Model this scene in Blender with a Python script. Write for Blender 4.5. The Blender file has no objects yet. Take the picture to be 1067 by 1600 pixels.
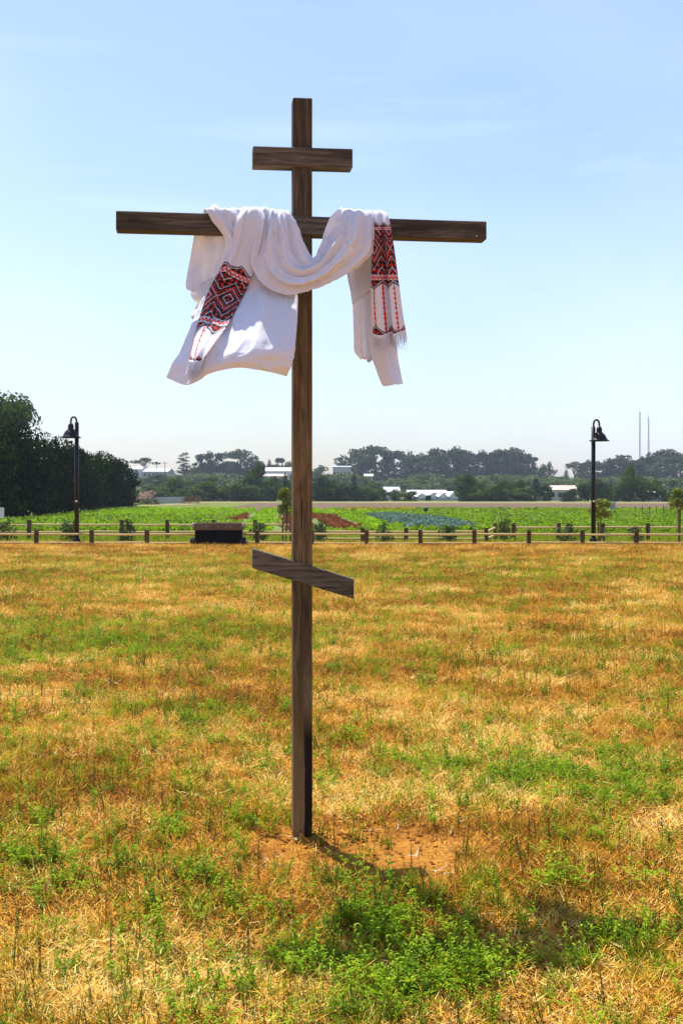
import bpy, bmesh, math, random
import numpy as np
from mathutils import Vector, Matrix, Euler
R = math.radians
random.seed(7); rng = np.random.default_rng(11)
S = bpy.context.scene
COL = S.collection

# ------------------------------------------------------------------ camera
F = 1980.0; CX, HY = 533.5, 770.0; CAMZ = 1.5          # photograph: focal px, centre column, horizon row
cam = bpy.data.cameras.new('camera'); camo = bpy.data.objects.new('camera', cam); COL.objects.link(camo)
camo.location = (0, 0, CAMZ); camo.rotation_euler = (R(90), 0, 0)
cam.sensor_fit = 'VERTICAL'; cam.sensor_height = 36; cam.sensor_width = 24
cam.lens = F / 1600 * 36; cam.shift_y = -30 / 1600
cam.clip_start = 0.05; cam.clip_end = 9000
S.camera = camo
# ------------------------------------------------------------------ sky and sun
SUN_AZ, SUN_EL = R(-27), R(60)                          # azimuth from +Y, clockwise positive
W = bpy.data.worlds.new('World'); S.world = W; W.use_nodes = True
nt = W.node_tree; nt.nodes.clear()
def N(t, typ, **k):
    n = t.nodes.new(typ)
    for a, b in k.items(): setattr(n, a, b)
    return n
out = N(nt, 'ShaderNodeOutputWorld'); bg = N(nt, 'ShaderNodeBackground'); sky = N(nt, 'ShaderNodeTexSky')
sky.sky_type = 'NISHITA'; sky.sun_disc = False; sky.sun_elevation = SUN_EL; sky.sun_rotation = SUN_AZ
sky.altitude = 20; sky.air_density = 1.15; sky.dust_density = 1.2; sky.ozone_density = 2.4
tc = N(nt, 'ShaderNodeTexCoord'); mp = N(nt, 'ShaderNodeMapping'); mp.inputs['Scale'].default_value = (1.6, 1.6, 17); mp.inputs['Location'].default_value = (3, 1, .5); mp.inputs['Rotation'].default_value = (0.03, -0.05, 0)
nz = N(nt, 'ShaderNodeTexNoise'); nz.inputs['Scale'].default_value = 1.7; nz.inputs['Detail'].default_value = 7; nz.inputs['Roughness'].default_value = .58; nz.inputs['Distortion'].default_value = .5
cr = N(nt, 'ShaderNodeValToRGB'); cr.color_ramp.elements[0].position = .50; cr.color_ramp.elements[1].position = .95
cr.color_ramp.elements[1].color = (.32, .32, .32, 1)
mx = N(nt, 'ShaderNodeMix'); mx.data_type = 'RGBA'; mx.inputs[7].default_value = (9.0, 9.4, 10.0, 1)
L = nt.links.new
L(tc.outputs['Generated'], mp.inputs['Vector']); L(mp.outputs[0], nz.inputs['Vector']); L(nz.outputs['Fac'], cr.inputs['Fac'])
mp2 = N(nt, 'ShaderNodeMapping'); mp2.inputs['Scale'].default_value = (1.5, 1.5, 3.2); mp2.inputs['Location'].default_value = (4, 1, 2)
nz2 = N(nt, 'ShaderNodeTexNoise'); nz2.inputs['Scale'].default_value = 1.1; nz2.inputs['Detail'].default_value = 4; nz2.inputs['Roughness'].default_value = .45
cr2 = N(nt, 'ShaderNodeValToRGB'); cr2.color_ramp.elements[0].position = .42; cr2.color_ramp.elements[1].position = .68; cr2.color_ramp.elements[1].color = (.24, .24, .24, 1)
cl = N(nt, 'ShaderNodeMath', operation='MAXIMUM')
L(tc.outputs['Generated'], mp2.inputs['Vector']); L(mp2.outputs[0], nz2.inputs['Vector']); L(nz2.outputs['Fac'], cr2.inputs['Fac'])
L(cr.outputs['Color'], cl.inputs[0]); L(cr2.outputs['Color'], cl.inputs[1]); L(cl.outputs[0], mx.inputs[0]); L(sky.outputs[0], mx.inputs[6]); wb = N(nt, 'ShaderNodeMix'); wb.data_type = 'RGBA'; wb.blend_type = 'MULTIPLY'; wb.inputs[0].default_value = 1; wb.inputs[7].default_value = (.90, .94, 1.11, 1)
L(mx.outputs[2], wb.inputs[6]); L(wb.outputs[2], bg.inputs['Color'])
bg.inputs['Strength'].default_value = 0.098; L(bg.outputs[0], out.inputs['Surface'])
sl = bpy.data.lights.new('sun', 'SUN'); sl.energy = 5.0; sl.angle = R(.53); sl.color = (1, .95, .86)
so = bpy.data.objects.new('sun', sl); COL.objects.link(so)
sdir = Vector((math.sin(SUN_AZ) * math.cos(SUN_EL), math.cos(SUN_AZ) * math.cos(SUN_EL), math.sin(SUN_EL)))
so.rotation_euler = sdir.to_track_quat('Z', 'Y').to_euler(); so.location = (-20, 30, 60)
S.view_settings.view_transform = 'Standard'; S.view_settings.look = 'None'; S.view_settings.exposure = 0.72; S.view_settings.gamma = 1
S.render.engine = 'CYCLES'
S.cycles.volume_bounces = 0; S.cycles.max_bounces = 6; S.cycles.diffuse_bounces = 3; S.cycles.transmission_bounces = 3; S.cycles.transparent_max_bounces = 8

# ------------------------------------------------------------------ helpers
def tag(o, label=None, cat=None, group=None, kind=None):
    if label: o['label'] = label
    if cat: o['category'] = cat
    if group: o['group'] = group
    if kind: o['kind'] = kind
    return o
def thing(name, label, cat, loc=(0, 0, 0), rz=0, group=None):
    o = bpy.data.objects.new(name, None); COL.objects.link(o); o.empty_display_size = .1
    o.location = loc; o.rotation_euler = (0, 0, rz)
    return tag(o, label, cat, group)
def link(name, me, parent=None, loc=(0, 0, 0), rot=(0, 0, 0), sc=None):
    o = bpy.data.objects.new(name, me); COL.objects.link(o); o.location = loc; o.rotation_euler = rot
    if sc: o.scale = sc
    if parent: o.parent = parent
    return o
def mesh(name, v, f, m=None, smooth=False):
    me = bpy.data.meshes.new(name)
    me.from_pydata([tuple(map(float, p)) for p in v], [], f)
    if m: me.materials.append(m)
    if smooth: me.polygons.foreach_set('use_smooth', [True] * len(me.polygons))
    me.update(); return me
def bm_mesh(name, bm, m=None, smooth=False):
    me = bpy.data.meshes.new(name); bmesh.ops.recalc_face_normals(bm, faces=bm.faces); bm.to_mesh(me); bm.free()
    if m: me.materials.append(m)
    if smooth: me.polygons.foreach_set('use_smooth', [True] * len(me.polygons))
    return me
def add_box(bm, c, s, bev=0, rot=None):
    r = bmesh.ops.create_cube(bm, size=1); vs = r['verts']
    bmesh.ops.scale(bm, vec=s, verts=vs)
    if bev:
        es = list({e for v in vs for e in v.link_edges})
        b = bmesh.ops.bevel(bm, geom=es, offset=bev, segments=1, affect='EDGES', profile=.5); vs = list({v for f in b['faces'] for v in f.verts} | {v for v in vs if v.is_valid})
    if rot: bmesh.ops.rotate(bm, verts=vs, cent=(0, 0, 0), matrix=Euler(rot).to_matrix())
    bmesh.ops.translate(bm, vec=c, verts=vs); return vs
def tube_data(path, rad, n=8, cap=True):
    path = [Vector(p) for p in path]; V = []; Fc = []
    if not hasattr(rad, '__len__'): rad = [rad] * len(path)
    up = Vector((0, 0, 1)); ref = None
    for i, p in enumerate(path):
        d = (path[min(i + 1, len(path) - 1)] - path[max(i - 1, 0)]).normalized()
        if ref is None:
            ref = d.orthogonal().normalized()
        ref = (ref - d * ref.dot(d)).normalized(); b = d.cross(ref)
        for k in range(n):
            a = 2 * math.pi * k / n; V.append(p + (ref * math.cos(a) + b * math.sin(a)) * rad[i])
    for i in range(len(path) - 1):
        for k in range(n):
            k2 = (k + 1) % n; Fc.append((i * n + k, i * n + k2, (i + 1) * n + k2, (i + 1) * n + k))
    if cap: Fc.append(tuple(range(n))[::-1]); Fc.append(tuple((len(path) - 1) * n + k for k in range(n)))
    return V, Fc
def merge(parts):
    V = []; Fc = []
    for v, f in parts:
        o = len(V); V += list(v); Fc += [tuple(i + o for i in q) for q in f]
    return V, Fc
def lathe_data(prof, n=20):
    V = []; Fc = []
    for r, z in prof:
        for k in range(n):
            a = 2 * math.pi * k / n; V.append((r * math.cos(a), r * math.sin(a), z))
    for i in range(len(prof) - 1):
        for k in range(n):
            k2 = (k + 1) % n; Fc.append((i * n + k, i * n + k2, (i + 1) * n + k2, (i + 1) * n + k))
    return V, Fc
def box_data(c, s):
    x, y, z = s[0] / 2, s[1] / 2, s[2] / 2
    V = [(c[0] + a * x, c[1] + b * y, c[2] + d * z) for a in (-1, 1) for b in (-1, 1) for d in (-1, 1)]
    return V, [(0, 1, 3, 2), (4, 6, 7, 5), (0, 4, 5, 1), (2, 3, 7, 6), (0, 2, 6, 4), (1, 5, 7, 3)]
# value noise
_T = rng.random((256, 256))
def vnoise(x, y):
    x = np.asarray(x, float); y = np.asarray(y, float)
    xi = np.floor(x).astype(int); yi = np.floor(y).astype(int); fx = x - xi; fy = y - yi
    fx = fx * fx * (3 - 2 * fx); fy = fy * fy * (3 - 2 * fy)
    g = lambda a, b: _T[a & 255, b & 255]
    return (g(xi, yi) * (1 - fx) + g(xi + 1, yi) * fx) * (1 - fy) + (g(xi, yi + 1) * (1 - fx) + g(xi + 1, yi + 1) * fx) * fy
def fbm(x, y, o=4):
    s = 0; a = .5; t = 0
    for i in range(o): s = s + a * vnoise(x * 2 ** i + 17 * i, y * 2 ** i + 31 * i); t += a; a *= .5
    return s / t
def at(px, py, D):                                       # the point D metres out along a line of sight
    return Vector(((px - CX) / F * D, D, CAMZ - (py - HY) / F * D))
def gpt(px, py):
    D = CAMZ * F / (py - HY); return at(px, py, D)

# ------------------------------------------------------------------ materials
def mat(name):
    m = bpy.data.materials.new(name); m.use_nodes = True; t = m.node_tree
    return m, t, t.nodes['Principled BSDF']
def ramp(t, stops, fac=None, interp='LINEAR'):
    c = N(t, 'ShaderNodeValToRGB'); c.color_ramp.interpolation = interp; e = c.color_ramp.elements
    while len(e) < len(stops): e.new(.5)
    for q, (p, col) in zip(e, stops): q.position = p; q.color = (*col, 1)
    if fac is not None: t.links.new(fac, c.inputs['Fac'])
    return c
def noise(t, scale, vec=None, detail=5, rough=.55, dist=0):
    n = N(t, 'ShaderNodeTexNoise'); n.inputs['Scale'].default_value = scale; n.inputs['Detail'].default_value = detail
    n.inputs['Roughness'].default_value = rough; n.inputs['Distortion'].default_value = dist
    if vec is not None: t.links.new(vec, n.inputs['Vector'])
    return n
def mapping(t, scale, kind='Object'):
    a = N(t, 'ShaderNodeTexCoord'); b = N(t, 'ShaderNodeMapping'); b.inputs['Scale'].default_value = scale
    t.links.new(a.outputs[kind], b.inputs['Vector']); return b.outputs[0]
def bump(t, p, h, s=.3, d=.01):
    b = N(t, 'ShaderNodeBump'); b.inputs['Strength'].default_value = s; b.inputs['Distance'].default_value = d
    t.links.new(h, b.inputs['Height']); t.links.new(b.outputs[0], p.inputs['Normal']); return b
def simple(name, c, c2=None, rough=.7, scale=20, metal=0, bmp=.15, spec=.3):
    m, t, p = mat(name); p.inputs['Specular IOR Level'].default_value = spec; n = noise(t, scale, mapping(t, (1, 1, 1)))
    r = ramp(t, [(.3, c), (.72, c2 or tuple(x * .7 for x in c))], n.outputs['Fac'])
    t.links.new(r.outputs[0], p.inputs['Base Color']); p.inputs['Roughness'].default_value = rough; p.inputs['Metallic'].default_value = metal
    bump(t, p, n.outputs['Fac'], bmp, .004); return m
def wood(name, stops, scale=1.0, stain=False, bleach=None):
    m, t, p = mat(name)
    v = mapping(t, (16 * scale, 16 * scale, 1.1 * scale)); n = noise(t, 3.2, v, 8, .62, 1.3)
    v2 = mapping(t, (1, 1, .35)); n2 = noise(t, 4.0, v2, 4)
    v3 = mapping(t, (60 * scale, 60 * scale, 1.6 * scale)); n3 = noise(t, 4, v3, 3)
    ad = N(t, 'ShaderNodeMath', operation='MULTIPLY_ADD'); ad.inputs[1].default_value = .45; t.links.new(n2.outputs['Fac'], ad.inputs[0])
    sc = N(t, 'ShaderNodeMath', operation='MULTIPLY'); sc.inputs[1].default_value = .55; t.links.new(n.outputs['Fac'], sc.inputs[0]); t.links.new(sc.outputs[0], ad.inputs[2])
    r = ramp(t, stops, ad.outputs[0]); colr = r.outputs[0]
    k = N(t, 'ShaderNodeTexVoronoi'); k.inputs['Scale'].default_value = 2.3; t.links.new(mapping(t, (1.7, 1.7, 1)), k.inputs['Vector'])   # knots
    kr = ramp(t, [(.03, (1, 1, 1)), (.075, (0, 0, 0))], k.outputs['Distance'])
    mk = N(t, 'ShaderNodeMix', data_type='RGBA'); mk.inputs[7].default_value = (.035, .024, .016, 1)
    t.links.new(kr.outputs[0], mk.inputs[0]); t.links.new(colr, mk.inputs[6]); colr = mk.outputs[2]
    ck = noise(t, 3.0, mapping(t, (46 * scale, 46 * scale, .55 * scale)), 4, .5, .6); ckr = ramp(t, [(.30, (1, 1, 1)), (.345, (0, 0, 0))], ck.outputs['Fac'])
    mc = N(t, 'ShaderNodeMix', data_type='RGBA'); mc.inputs[7].default_value = (.018, .013, .009, 1); t.links.new(ckr.outputs[0], mc.inputs[0]); t.links.new(colr, mc.inputs[6]); colr = mc.outputs[2]
    if stain:                                            # damp, dark stain climbing one half of the post's foot
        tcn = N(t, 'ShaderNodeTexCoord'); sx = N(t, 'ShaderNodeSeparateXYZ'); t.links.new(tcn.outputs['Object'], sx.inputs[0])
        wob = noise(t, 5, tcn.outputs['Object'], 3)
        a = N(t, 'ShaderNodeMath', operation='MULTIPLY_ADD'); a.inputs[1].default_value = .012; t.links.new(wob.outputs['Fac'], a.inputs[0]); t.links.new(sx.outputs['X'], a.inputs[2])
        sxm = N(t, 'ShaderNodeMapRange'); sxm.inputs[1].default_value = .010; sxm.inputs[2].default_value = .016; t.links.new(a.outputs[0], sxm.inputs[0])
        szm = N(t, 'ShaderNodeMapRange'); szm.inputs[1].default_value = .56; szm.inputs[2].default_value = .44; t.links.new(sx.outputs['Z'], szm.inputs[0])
        tan_z = N(t, 'ShaderNodeMapRange'); tan_z.inputs[1].default_value = .75; tan_z.inputs[2].default_value = .05; tan_z.inputs[3].default_value = -.25; tan_z.inputs[4].default_value = .45; t.links.new(sx.outputs['Z'], tan_z.inputs[0])   # mottled tan tint, stronger towards the foot
        mdn = noise(t, 14, mapping(t, (1, 1, .3)), 5, .65); mda = N(t, 'ShaderNodeMath', operation='MULTIPLY_ADD', use_clamp=True); mda.inputs[1].default_value = .5; t.links.new(mdn.outputs['Fac'], mda.inputs[0]); t.links.new(tan_z.outputs[0], mda.inputs[2])
        mdm = N(t, 'ShaderNodeMix', data_type='RGBA'); mdm.inputs[7].default_value = (.34, .21, .085, 1); t.links.new(mda.outputs[0], mdm.inputs[0]); t.links.new(colr, mdm.inputs[6]); colr = mdm.outputs[2]
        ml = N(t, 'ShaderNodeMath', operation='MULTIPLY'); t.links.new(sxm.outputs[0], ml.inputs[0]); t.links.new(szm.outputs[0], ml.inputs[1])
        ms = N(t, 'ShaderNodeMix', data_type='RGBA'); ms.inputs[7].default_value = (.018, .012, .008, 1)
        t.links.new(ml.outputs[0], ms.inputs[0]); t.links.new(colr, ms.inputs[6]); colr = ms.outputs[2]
    if stain:                                            # the upper, more exposed timber has weathered grey
        gz = N(t, 'ShaderNodeMapRange'); gz.inputs[1].default_value = 1.6; gz.inputs[2].default_value = 2.8; t.links.new(sx.outputs['Z'], gz.inputs[0])
        gm_ = N(t, 'ShaderNodeMix', data_type='RGBA'); gm_.blend_type = 'MULTIPLY'; gm_.inputs[7].default_value = (.52, .56, .68, 1); t.links.new(gz.outputs[0], gm_.inputs[0]); t.links.new(colr, gm_.inputs[6]); colr = gm_.outputs[2]
    t.links.new(colr, p.inputs['Base Color']); p.inputs['Specular IOR Level'].default_value = .2; p.inputs['Roughness'].default_value = .82
    h = N(t, 'ShaderNodeMath', operation='ADD'); t.links.new(n.outputs['Fac'], h.inputs[0]); t.links.new(n3.outputs['Fac'], h.inputs[1])
    bump(t, p, h.outputs[0], .5, .004); return m
M = {}
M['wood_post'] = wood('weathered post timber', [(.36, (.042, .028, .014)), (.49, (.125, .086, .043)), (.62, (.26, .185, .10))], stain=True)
M['wood_bar'] = wood('weathered grey timber', [(.36, (.024, .020, .015)), (.49, (.075, .064, .048)), (.62, (.18, .155, .12))])
M['rail'] = wood('pale split rail', [(.3, (.38, .26, .10)), (.5, (.55, .41, .18)), (.7, (.64, .50, .26))], .6)
M['fpost'] = wood('brown fence post', [(.3, (.05, .03, .015)), (.5, (.10, .06, .03)), (.7, (.16, .105, .055))], .6)
M['stake'] = wood('tree stake', [(.3, (.12, .075, .045)), (.5, (.2, .13, .075)), (.7, (.27, .19, .12))], .6)
M['plank'] = wood('weathered cart plank', [(.3, (.08, .05, .03)), (.5, (.15, .10, .065)), (.7, (.22, .16, .11))], .5)
M['bark'] = simple('bark', (.11, .085, .06), (.05, .038, .028), .9, 6)
M['euc_bark'] = simple('pale bark', (.24, .20, .16), (.12, .095, .075), .9, 3)
M['metal'] = simple('dark bronze metal', (.022, .017, .014), (.012, .010, .009), .38, 30, .4, .05)
M['black'] = simple('black painted steel', (.005, .005, .005), (.010, .009, .009), .8, 8, spec=.04)
M['tyre'] = simple('tyre rubber', (.02, .02, .02), (.012, .012, .012), .85, 30)
M['zinc'] = simple('galvanised metal', (.42, .44, .46), (.3, .32, .34), .4, 30, .7)
M['white'] = simple('white paint', (.78, .78, .76), (.68, .68, .65), .6, 5)
M['tarp'] = simple('greenhouse film', (.80, .81, .82), (.70, .71, .73), .5, .3)
M['greyroof'] = simple('grey roof sheet', (.42, .44, .46), (.33, .35, .37), .6, .4)
M['rustroof'] = simple('rusty roof', (.62, .50, .44), (.42, .26, .18), .7, .35)
M['cream'] = simple('cream wall', (.55, .52, .45), (.45, .42, .36), .8, .5)
M['window'] = simple('dark window', (.03, .035, .04), (.05, .05, .05), .2, 1)
M['red'] = simple('red paint', (.32, .05, .04), (.25, .04, .035), .6, 10)
M['greenbin'] = simple('dark plastic', (.03, .04, .04), (.05, .06, .06), .5, 10)
M['mast'] = simple('mast steel', (.55, .5, .5), (.4, .3, .3), .5, .1)

def leafmat(name, stops, trans=.35, attr='rnd', inst=None, rough=.6, spec=.3):
    m, t, p = mat(name)
    a = N(t, 'ShaderNodeAttribute'); a.attribute_name = attr
    if inst:
        b = N(t, 'ShaderNodeAttribute'); b.attribute_name = inst; b.attribute_type = 'INSTANCER'
        q = N(t, 'ShaderNodeMath', operation='MULTIPLY_ADD'); q.inputs[1].default_value = .35
        s2 = N(t, 'ShaderNodeMath', operation='MULTIPLY'); s2.inputs[1].default_value = .65
        t.links.new(a.outputs['Fac'], q.inputs[0]); t.links.new(b.outputs['Fac'], s2.inputs[0]); t.links.new(s2.outputs[0], q.inputs[2]); fac = q.outputs[0]
    else:
        oi = N(t, 'ShaderNodeObjectInfo'); q = N(t, 'ShaderNodeMath', operation='MULTIPLY_ADD'); q.inputs[1].default_value = .62
        s2 = N(t, 'ShaderNodeMath', operation='MULTIPLY'); s2.inputs[1].default_value = .38
        t.links.new(a.outputs['Fac'], q.inputs[0]); t.links.new(oi.outputs['Random'], s2.inputs[0]); t.links.new(s2.outputs[0], q.inputs[2]); fac = q.outputs[0]
    r = ramp(t, stops, fac); t.links.new(r.outputs[0], p.inputs['Base Color'])
    p.inputs['Roughness'].default_value = rough; p.inputs['Specular IOR Level'].default_value = spec
    tr = N(t, 'ShaderNodeBsdfTranslucent'); t.links.new(r.outputs[0], tr.inputs['Color'])
    ms = N(t, 'ShaderNodeMixShader'); ms.inputs[0].default_value = trans
    o = t.nodes['Material Output']; t.links.new(p.outputs[0], ms.inputs[1]); t.links.new(tr.outputs[0], ms.inputs[2]); t.links.new(ms.outputs[0], o.inputs['Surface'])
    return m
M['hedge'] = leafmat('hedge leaves', [(.1, (.003, .008, .001)), (.6, (.009, .026, .001)), (.93, (.03, .07, .002)), (1, (.09, .18, .004))], .4, spec=.02)
M['euc'] = leafmat('eucalyptus leaves', [(.1, (.018, .030, .012)), (.6, (.05, .078, .030)), (.95, (.10, .135, .05))], .25, spec=.04)
M['tree'] = leafmat('broad leaves', [(.1, (.014, .032, .004)), (.5, (.045, .095, .010)), (.95, (.13, .19, .022))], .35, spec=.04)
M['olive'] = leafmat('olive leaves', [(.1, (.05, .08, .02)), (.6, (.105, .155, .04)), (.95, (.17, .22, .07))], .3, spec=.04)
M['dark'] = leafmat('dark conifer leaves', [(.1, (.010, .024, .010)), (.6, (.025, .048, .018)), (.95, (.05, .085, .025))], .15, spec=.08)
M['young'] = leafmat('young leaves', [(.1, (.09, .15, .015)), (.5, (.2, .26, .03)), (.95, (.32, .33, .05))], .4)
M['sage'] = leafmat('shrub leaves', [(.1, (.018, .04, .008)), (.6, (.05, .09, .018)), (.95, (.13, .18, .05))], .3)
M['pinkflower'] = leafmat('flowering leaves', [(.1, (.10, .13, .03)), (.45, (.55, .30, .25)), (.95, (.72, .5, .42))], .3)
M['redhedge'] = leafmat('reddish leaves', [(.1, (.05, .06, .015)), (.5, (.12, .085, .03)), (.95, (.2, .08, .05))], .3)
M['palm'] = leafmat('palm fronds', [(.1, (.03, .045, .015)), (.95, (.06, .08, .03))], .2)
M['straw'] = leafmat('dry straw', [(.18, (.10, .038, .005)), (.34, (.42, .17, .014)), (.50, (.62, .30, .030)), (.70, (.74, .45, .070)), (.92, (.88, .70, .27))], .12, inst='tint', rough=.8, spec=.05)
M['grass'] = leafmat('green grass', [(.05, (.05, .11, .002)), (.5, (.21, .31, .005)), (.95, (.52, .50, .025))], .32, inst='tint', rough=.7, spec=.1)
M['clover'] = leafmat('green weed leaves', [(.05, (.05, .11, .002)), (.5, (.18, .32, .004)), (.95, (.40, .50, .018))], .32, inst='tint', rough=.7, spec=.12)
M['stem'] = leafmat('dead weed stems', [(.05, (.12, .055, .012)), (.5, (.12, .11, .014)), (.95, (.09, .15, .006))], .3, inst='tint', rough=.8, spec=.08)
M['paintstraw'] = leafmat('straw with orange marking paint', [(.05, (.7, .08, .02)), (.95, (.8, .2, .06))], .3, inst='tint')
M['deadleaf'] = leafmat('bleached dead leaves', [(.05, (.50, .38, .22)), (.95, (.78, .70, .52))], .3, inst='tint')
M['lettuce'] = leafmat('lettuce leaves', [(.05, (.11, .22, .003)), (.5, (.23, .40, .005)), (.95, (.36, .52, .012))], .5, inst='tint')
M['crop'] = leafmat('green crop leaves', [(.05, (.08, .16, .003)), (.5, (.17, .29, .006)), (.95, (.28, .38, .015))], .5, inst='tint')
M['redlettuce'] = leafmat('red lettuce leaves', [(.05, (.12, .022, .008)), (.5, (.24, .065, .02)), (.95, (.30, .13, .03))], .3, inst='tint')
M['cabbage'] = leafmat('blue green cabbage leaves', [(.05, (.06, .13, .09)), (.5, (.13, .22, .16)), (.95, (.28, .37, .30))], .25, inst='tint')
M['yellow'] = leafmat('yellow flowering crop', [(.05, (.16, .22, .015)), (.5, (.40, .36, .02)), (.95, (.6, .45, .03))], .3, inst='tint')

# ------------------------------------------------------------------ terrain
XO, YO = (473 - CX) / F * 5.5, 5.5                       # foot of the cross
def height(x, y):
    x = np.asarray(x, float); y = np.asarray(y, float)
    s = np.clip((y - 245) / 330, 0, 1); s = s * s * (3 - 2 * s)
    ridge = 4.0 + 4.5 * np.exp(-((x + 75) / 55) ** 2)
    h = s * ridge - np.clip((y - 900) / 500, 0, 1) * 9
    near = np.clip((38 - y) / 6, 0, 1)
    h = h + near * ((fbm(x * .9, y * .9, 4) - .5) * .07 + (fbm(x * 7, y * 7, 3) - .5) * .022 * np.clip((14 - y) / 4, 0, 1))
    d2 = ((x - XO - .1) / .45) ** 2 + ((y - YO) / .35) ** 2
    base = (fbm(XO * .9, YO * .9, 4) - .5) * .07
    h = h * (1 - np.exp(-d2)) + np.exp(-d2) * (.0 + (fbm(x * 11, y * 11, 3) - .5) * .05)
    return h
def axis(parts):
    r = [np.linspace(a, b, n, endpoint=False) for a, b, n in parts]; return np.concatenate(r + [[parts[-1][1]]])
gx = axis([(-3000, -300, 12), (-300, -40, 26), (-40, -6, 40), (-6, 6, 190), (6, 40, 40), (40, 300, 26), (300, 3000, 12)])
gy = axis([(-60, 2.5, 16), (2.5, 12, 170), (12, 40, 90), (40, 240, 60), (240, 900, 50), (900, 6000, 12)])
GX, GY = np.meshgrid(gx, gy); GZ = height(GX, GY)
nx, ny = len(gx), len(gy)
gv = np.stack([GX, GY, GZ], -1).reshape(-1, 3)
i0 = (np.arange(ny - 1)[:, None] * nx + np.arange(nx - 1)[None, :]).ravel()
gf = np.stack([i0, i0 + 1, i0 + nx + 1, i0 + nx], -1)
m, t, p = mat('dry meadow earth')
g = N(t, 'ShaderNodeNewGeometry'); sp = N(t, 'ShaderNodeSeparateXYZ'); t.links.new(g.outputs['Position'], sp.inputs[0])
n1 = noise(t, 2.2, g.outputs['Position'], 8, .62); n2 = noise(t, 38, g.outputs['Position'], 6, .7); n3 = noise(t, .5, g.outputs['Position'], 5)
ad = N(t, 'ShaderNodeMath', operation='MULTIPLY_ADD'); ad.inputs[1].default_value = .5; t.links.new(n2.outputs['Fac'], ad.inputs[0])
s_ = N(t, 'ShaderNodeMath', operation='MULTIPLY'); s_.inputs[1].default_value = .5; t.links.new(n1.outputs['Fac'], s_.inputs[0]); t.links.new(s_.outputs[0], ad.inputs[2])
soil = ramp(t, [(.30, (.19, .070, .012)), (.46, (.35, .140, .022)), (.58, (.49, .23, .038)), (.72, (.60, .34, .08))], ad.outputs[0])
fld = ramp(t, [(.35, (.09, .13, .02)), (.6, (.16, .18, .035)), (.75, (.26, .2, .08))], n3.outputs['Fac'])
hil = ramp(t, [(.35, (.05, .07, .025)), (.6, (.09, .10, .04)), (.75, (.18, .16, .08))], n3.outputs['Fac'])
m1 = N(t, 'ShaderNodeMapRange'); m1.inputs[1].default_value = 37; m1.inputs[2].default_value = 39.5; t.links.new(sp.outputs['Y'], m1.inputs[0])
m2 = N(t, 'ShaderNodeMapRange'); m2.inputs[1].default_value = 225; m2.inputs[2].default_value = 260; t.links.new(sp.outputs['Y'], m2.inputs[0])
a1 = N(t, 'ShaderNodeMix', data_type='RGBA'); t.links.new(m1.outputs[0], a1.inputs[0]); t.links.new(soil.outputs[0], a1.inputs[6]); t.links.new(fld.outputs[0], a1.inputs[7])
a2 = N(t, 'ShaderNodeMix', data_type='RGBA'); t.links.new(m2.outputs[0], a2.inputs[0]); t.links.new(a1.outputs[2], a2.inputs[6]); t.links.new(hil.outputs[0], a2.inputs[7])
t.links.new(a2.outputs[2], p.inputs['Base Color']); p.inputs['Roughness'].default_value = .95; p.inputs['Specular IOR Level'].default_value = .05
bump(t, p, n2.outputs['Fac'], .9, .02)
me = bpy.data.meshes.new('ground'); me.vertices.add(len(gv)); me.vertices.foreach_set('co', gv.ravel())
me.loops.add(gf.size); me.loops.foreach_set('vertex_index', gf.ravel().astype(np.int32))
me.polygons.add(len(gf)); me.polygons.foreach_set('loop_start', np.arange(0, gf.size, 4, dtype=np.int32)); me.polygons.foreach_set('loop_total', np.full(len(gf), 4, np.int32))
me.update(calc_edges=True); me.polygons.foreach_set('use_smooth', [True] * len(gf)); me.materials.append(m)
tag(link('ground', me), kind='structure')

# ------------------------------------------------------------------ leaf-cloud trees
def leaf_mesh(name, pos, nrm, size, m, aspect=.6, rs=rng):
    n = len(pos); q = rs.normal(size=(n, 3)); nrm = nrm / (np.linalg.norm(nrm, axis=1, keepdims=True) + 1e-9)
    a = np.cross(nrm, q); a /= np.linalg.norm(a, axis=1, keepdims=True) + 1e-9; b = np.cross(nrm, a)
    s = (size * (.6 + .8 * rs.random(n)))[:, None]
    k = s * aspect
    v = np.stack([pos - a * s * .5, pos + b * k * .5 + nrm * s * .12, pos + a * s * .5, pos - b * k * .5 + nrm * s * .12], 1).reshape(-1, 3)
    me = bpy.data.meshes.new(name); me.vertices.add(4 * n); me.vertices.foreach_set('co', v.ravel())
    me.loops.add(4 * n); me.loops.foreach_set('vertex_index', np.arange(4 * n, dtype=np.int32))
    me.polygons.add(n); me.polygons.foreach_set('loop_start', np.arange(0, 4 * n, 4, dtype=np.int32)); me.polygons.foreach_set('loop_total', np.full(n, 4, np.int32))
    me.update(calc_edges=True)
    at_ = me.attributes.new('rnd', 'FLOAT', 'FACE'); at_.data.foreach_set('value', rs.random(n).astype(np.float32)); me.materials.append(m)
    return me
def blobs_to_leaves(bl, n, inner=.35):
    bl = np.array(bl); w = (bl[:, 3] * bl[:, 4]); w /= w.sum()
    idx = rng.choice(len(bl), n, p=w); d = rng.normal(size=(n, 3)); d /= np.linalg.norm(d, axis=1, keepdims=True)
    r = 1 - inner * rng.random(n) ** 1.6
    # ragged surface: clumps
    r = r * (.86 + .3 * vnoise(d[:, 0] * 3.1 + idx * 5.3, d[:, 2] * 3.1 + d[:, 1] * 2.7 + idx * 2.1))
    s = bl[idx]; pos = s[:, :3] + d * np.stack([s[:, 3], s[:, 3], s[:, 4]], 1) * r[:, None]
    nr = d + rng.normal(size=(n, 3)) * .55
    return pos, nr
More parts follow.
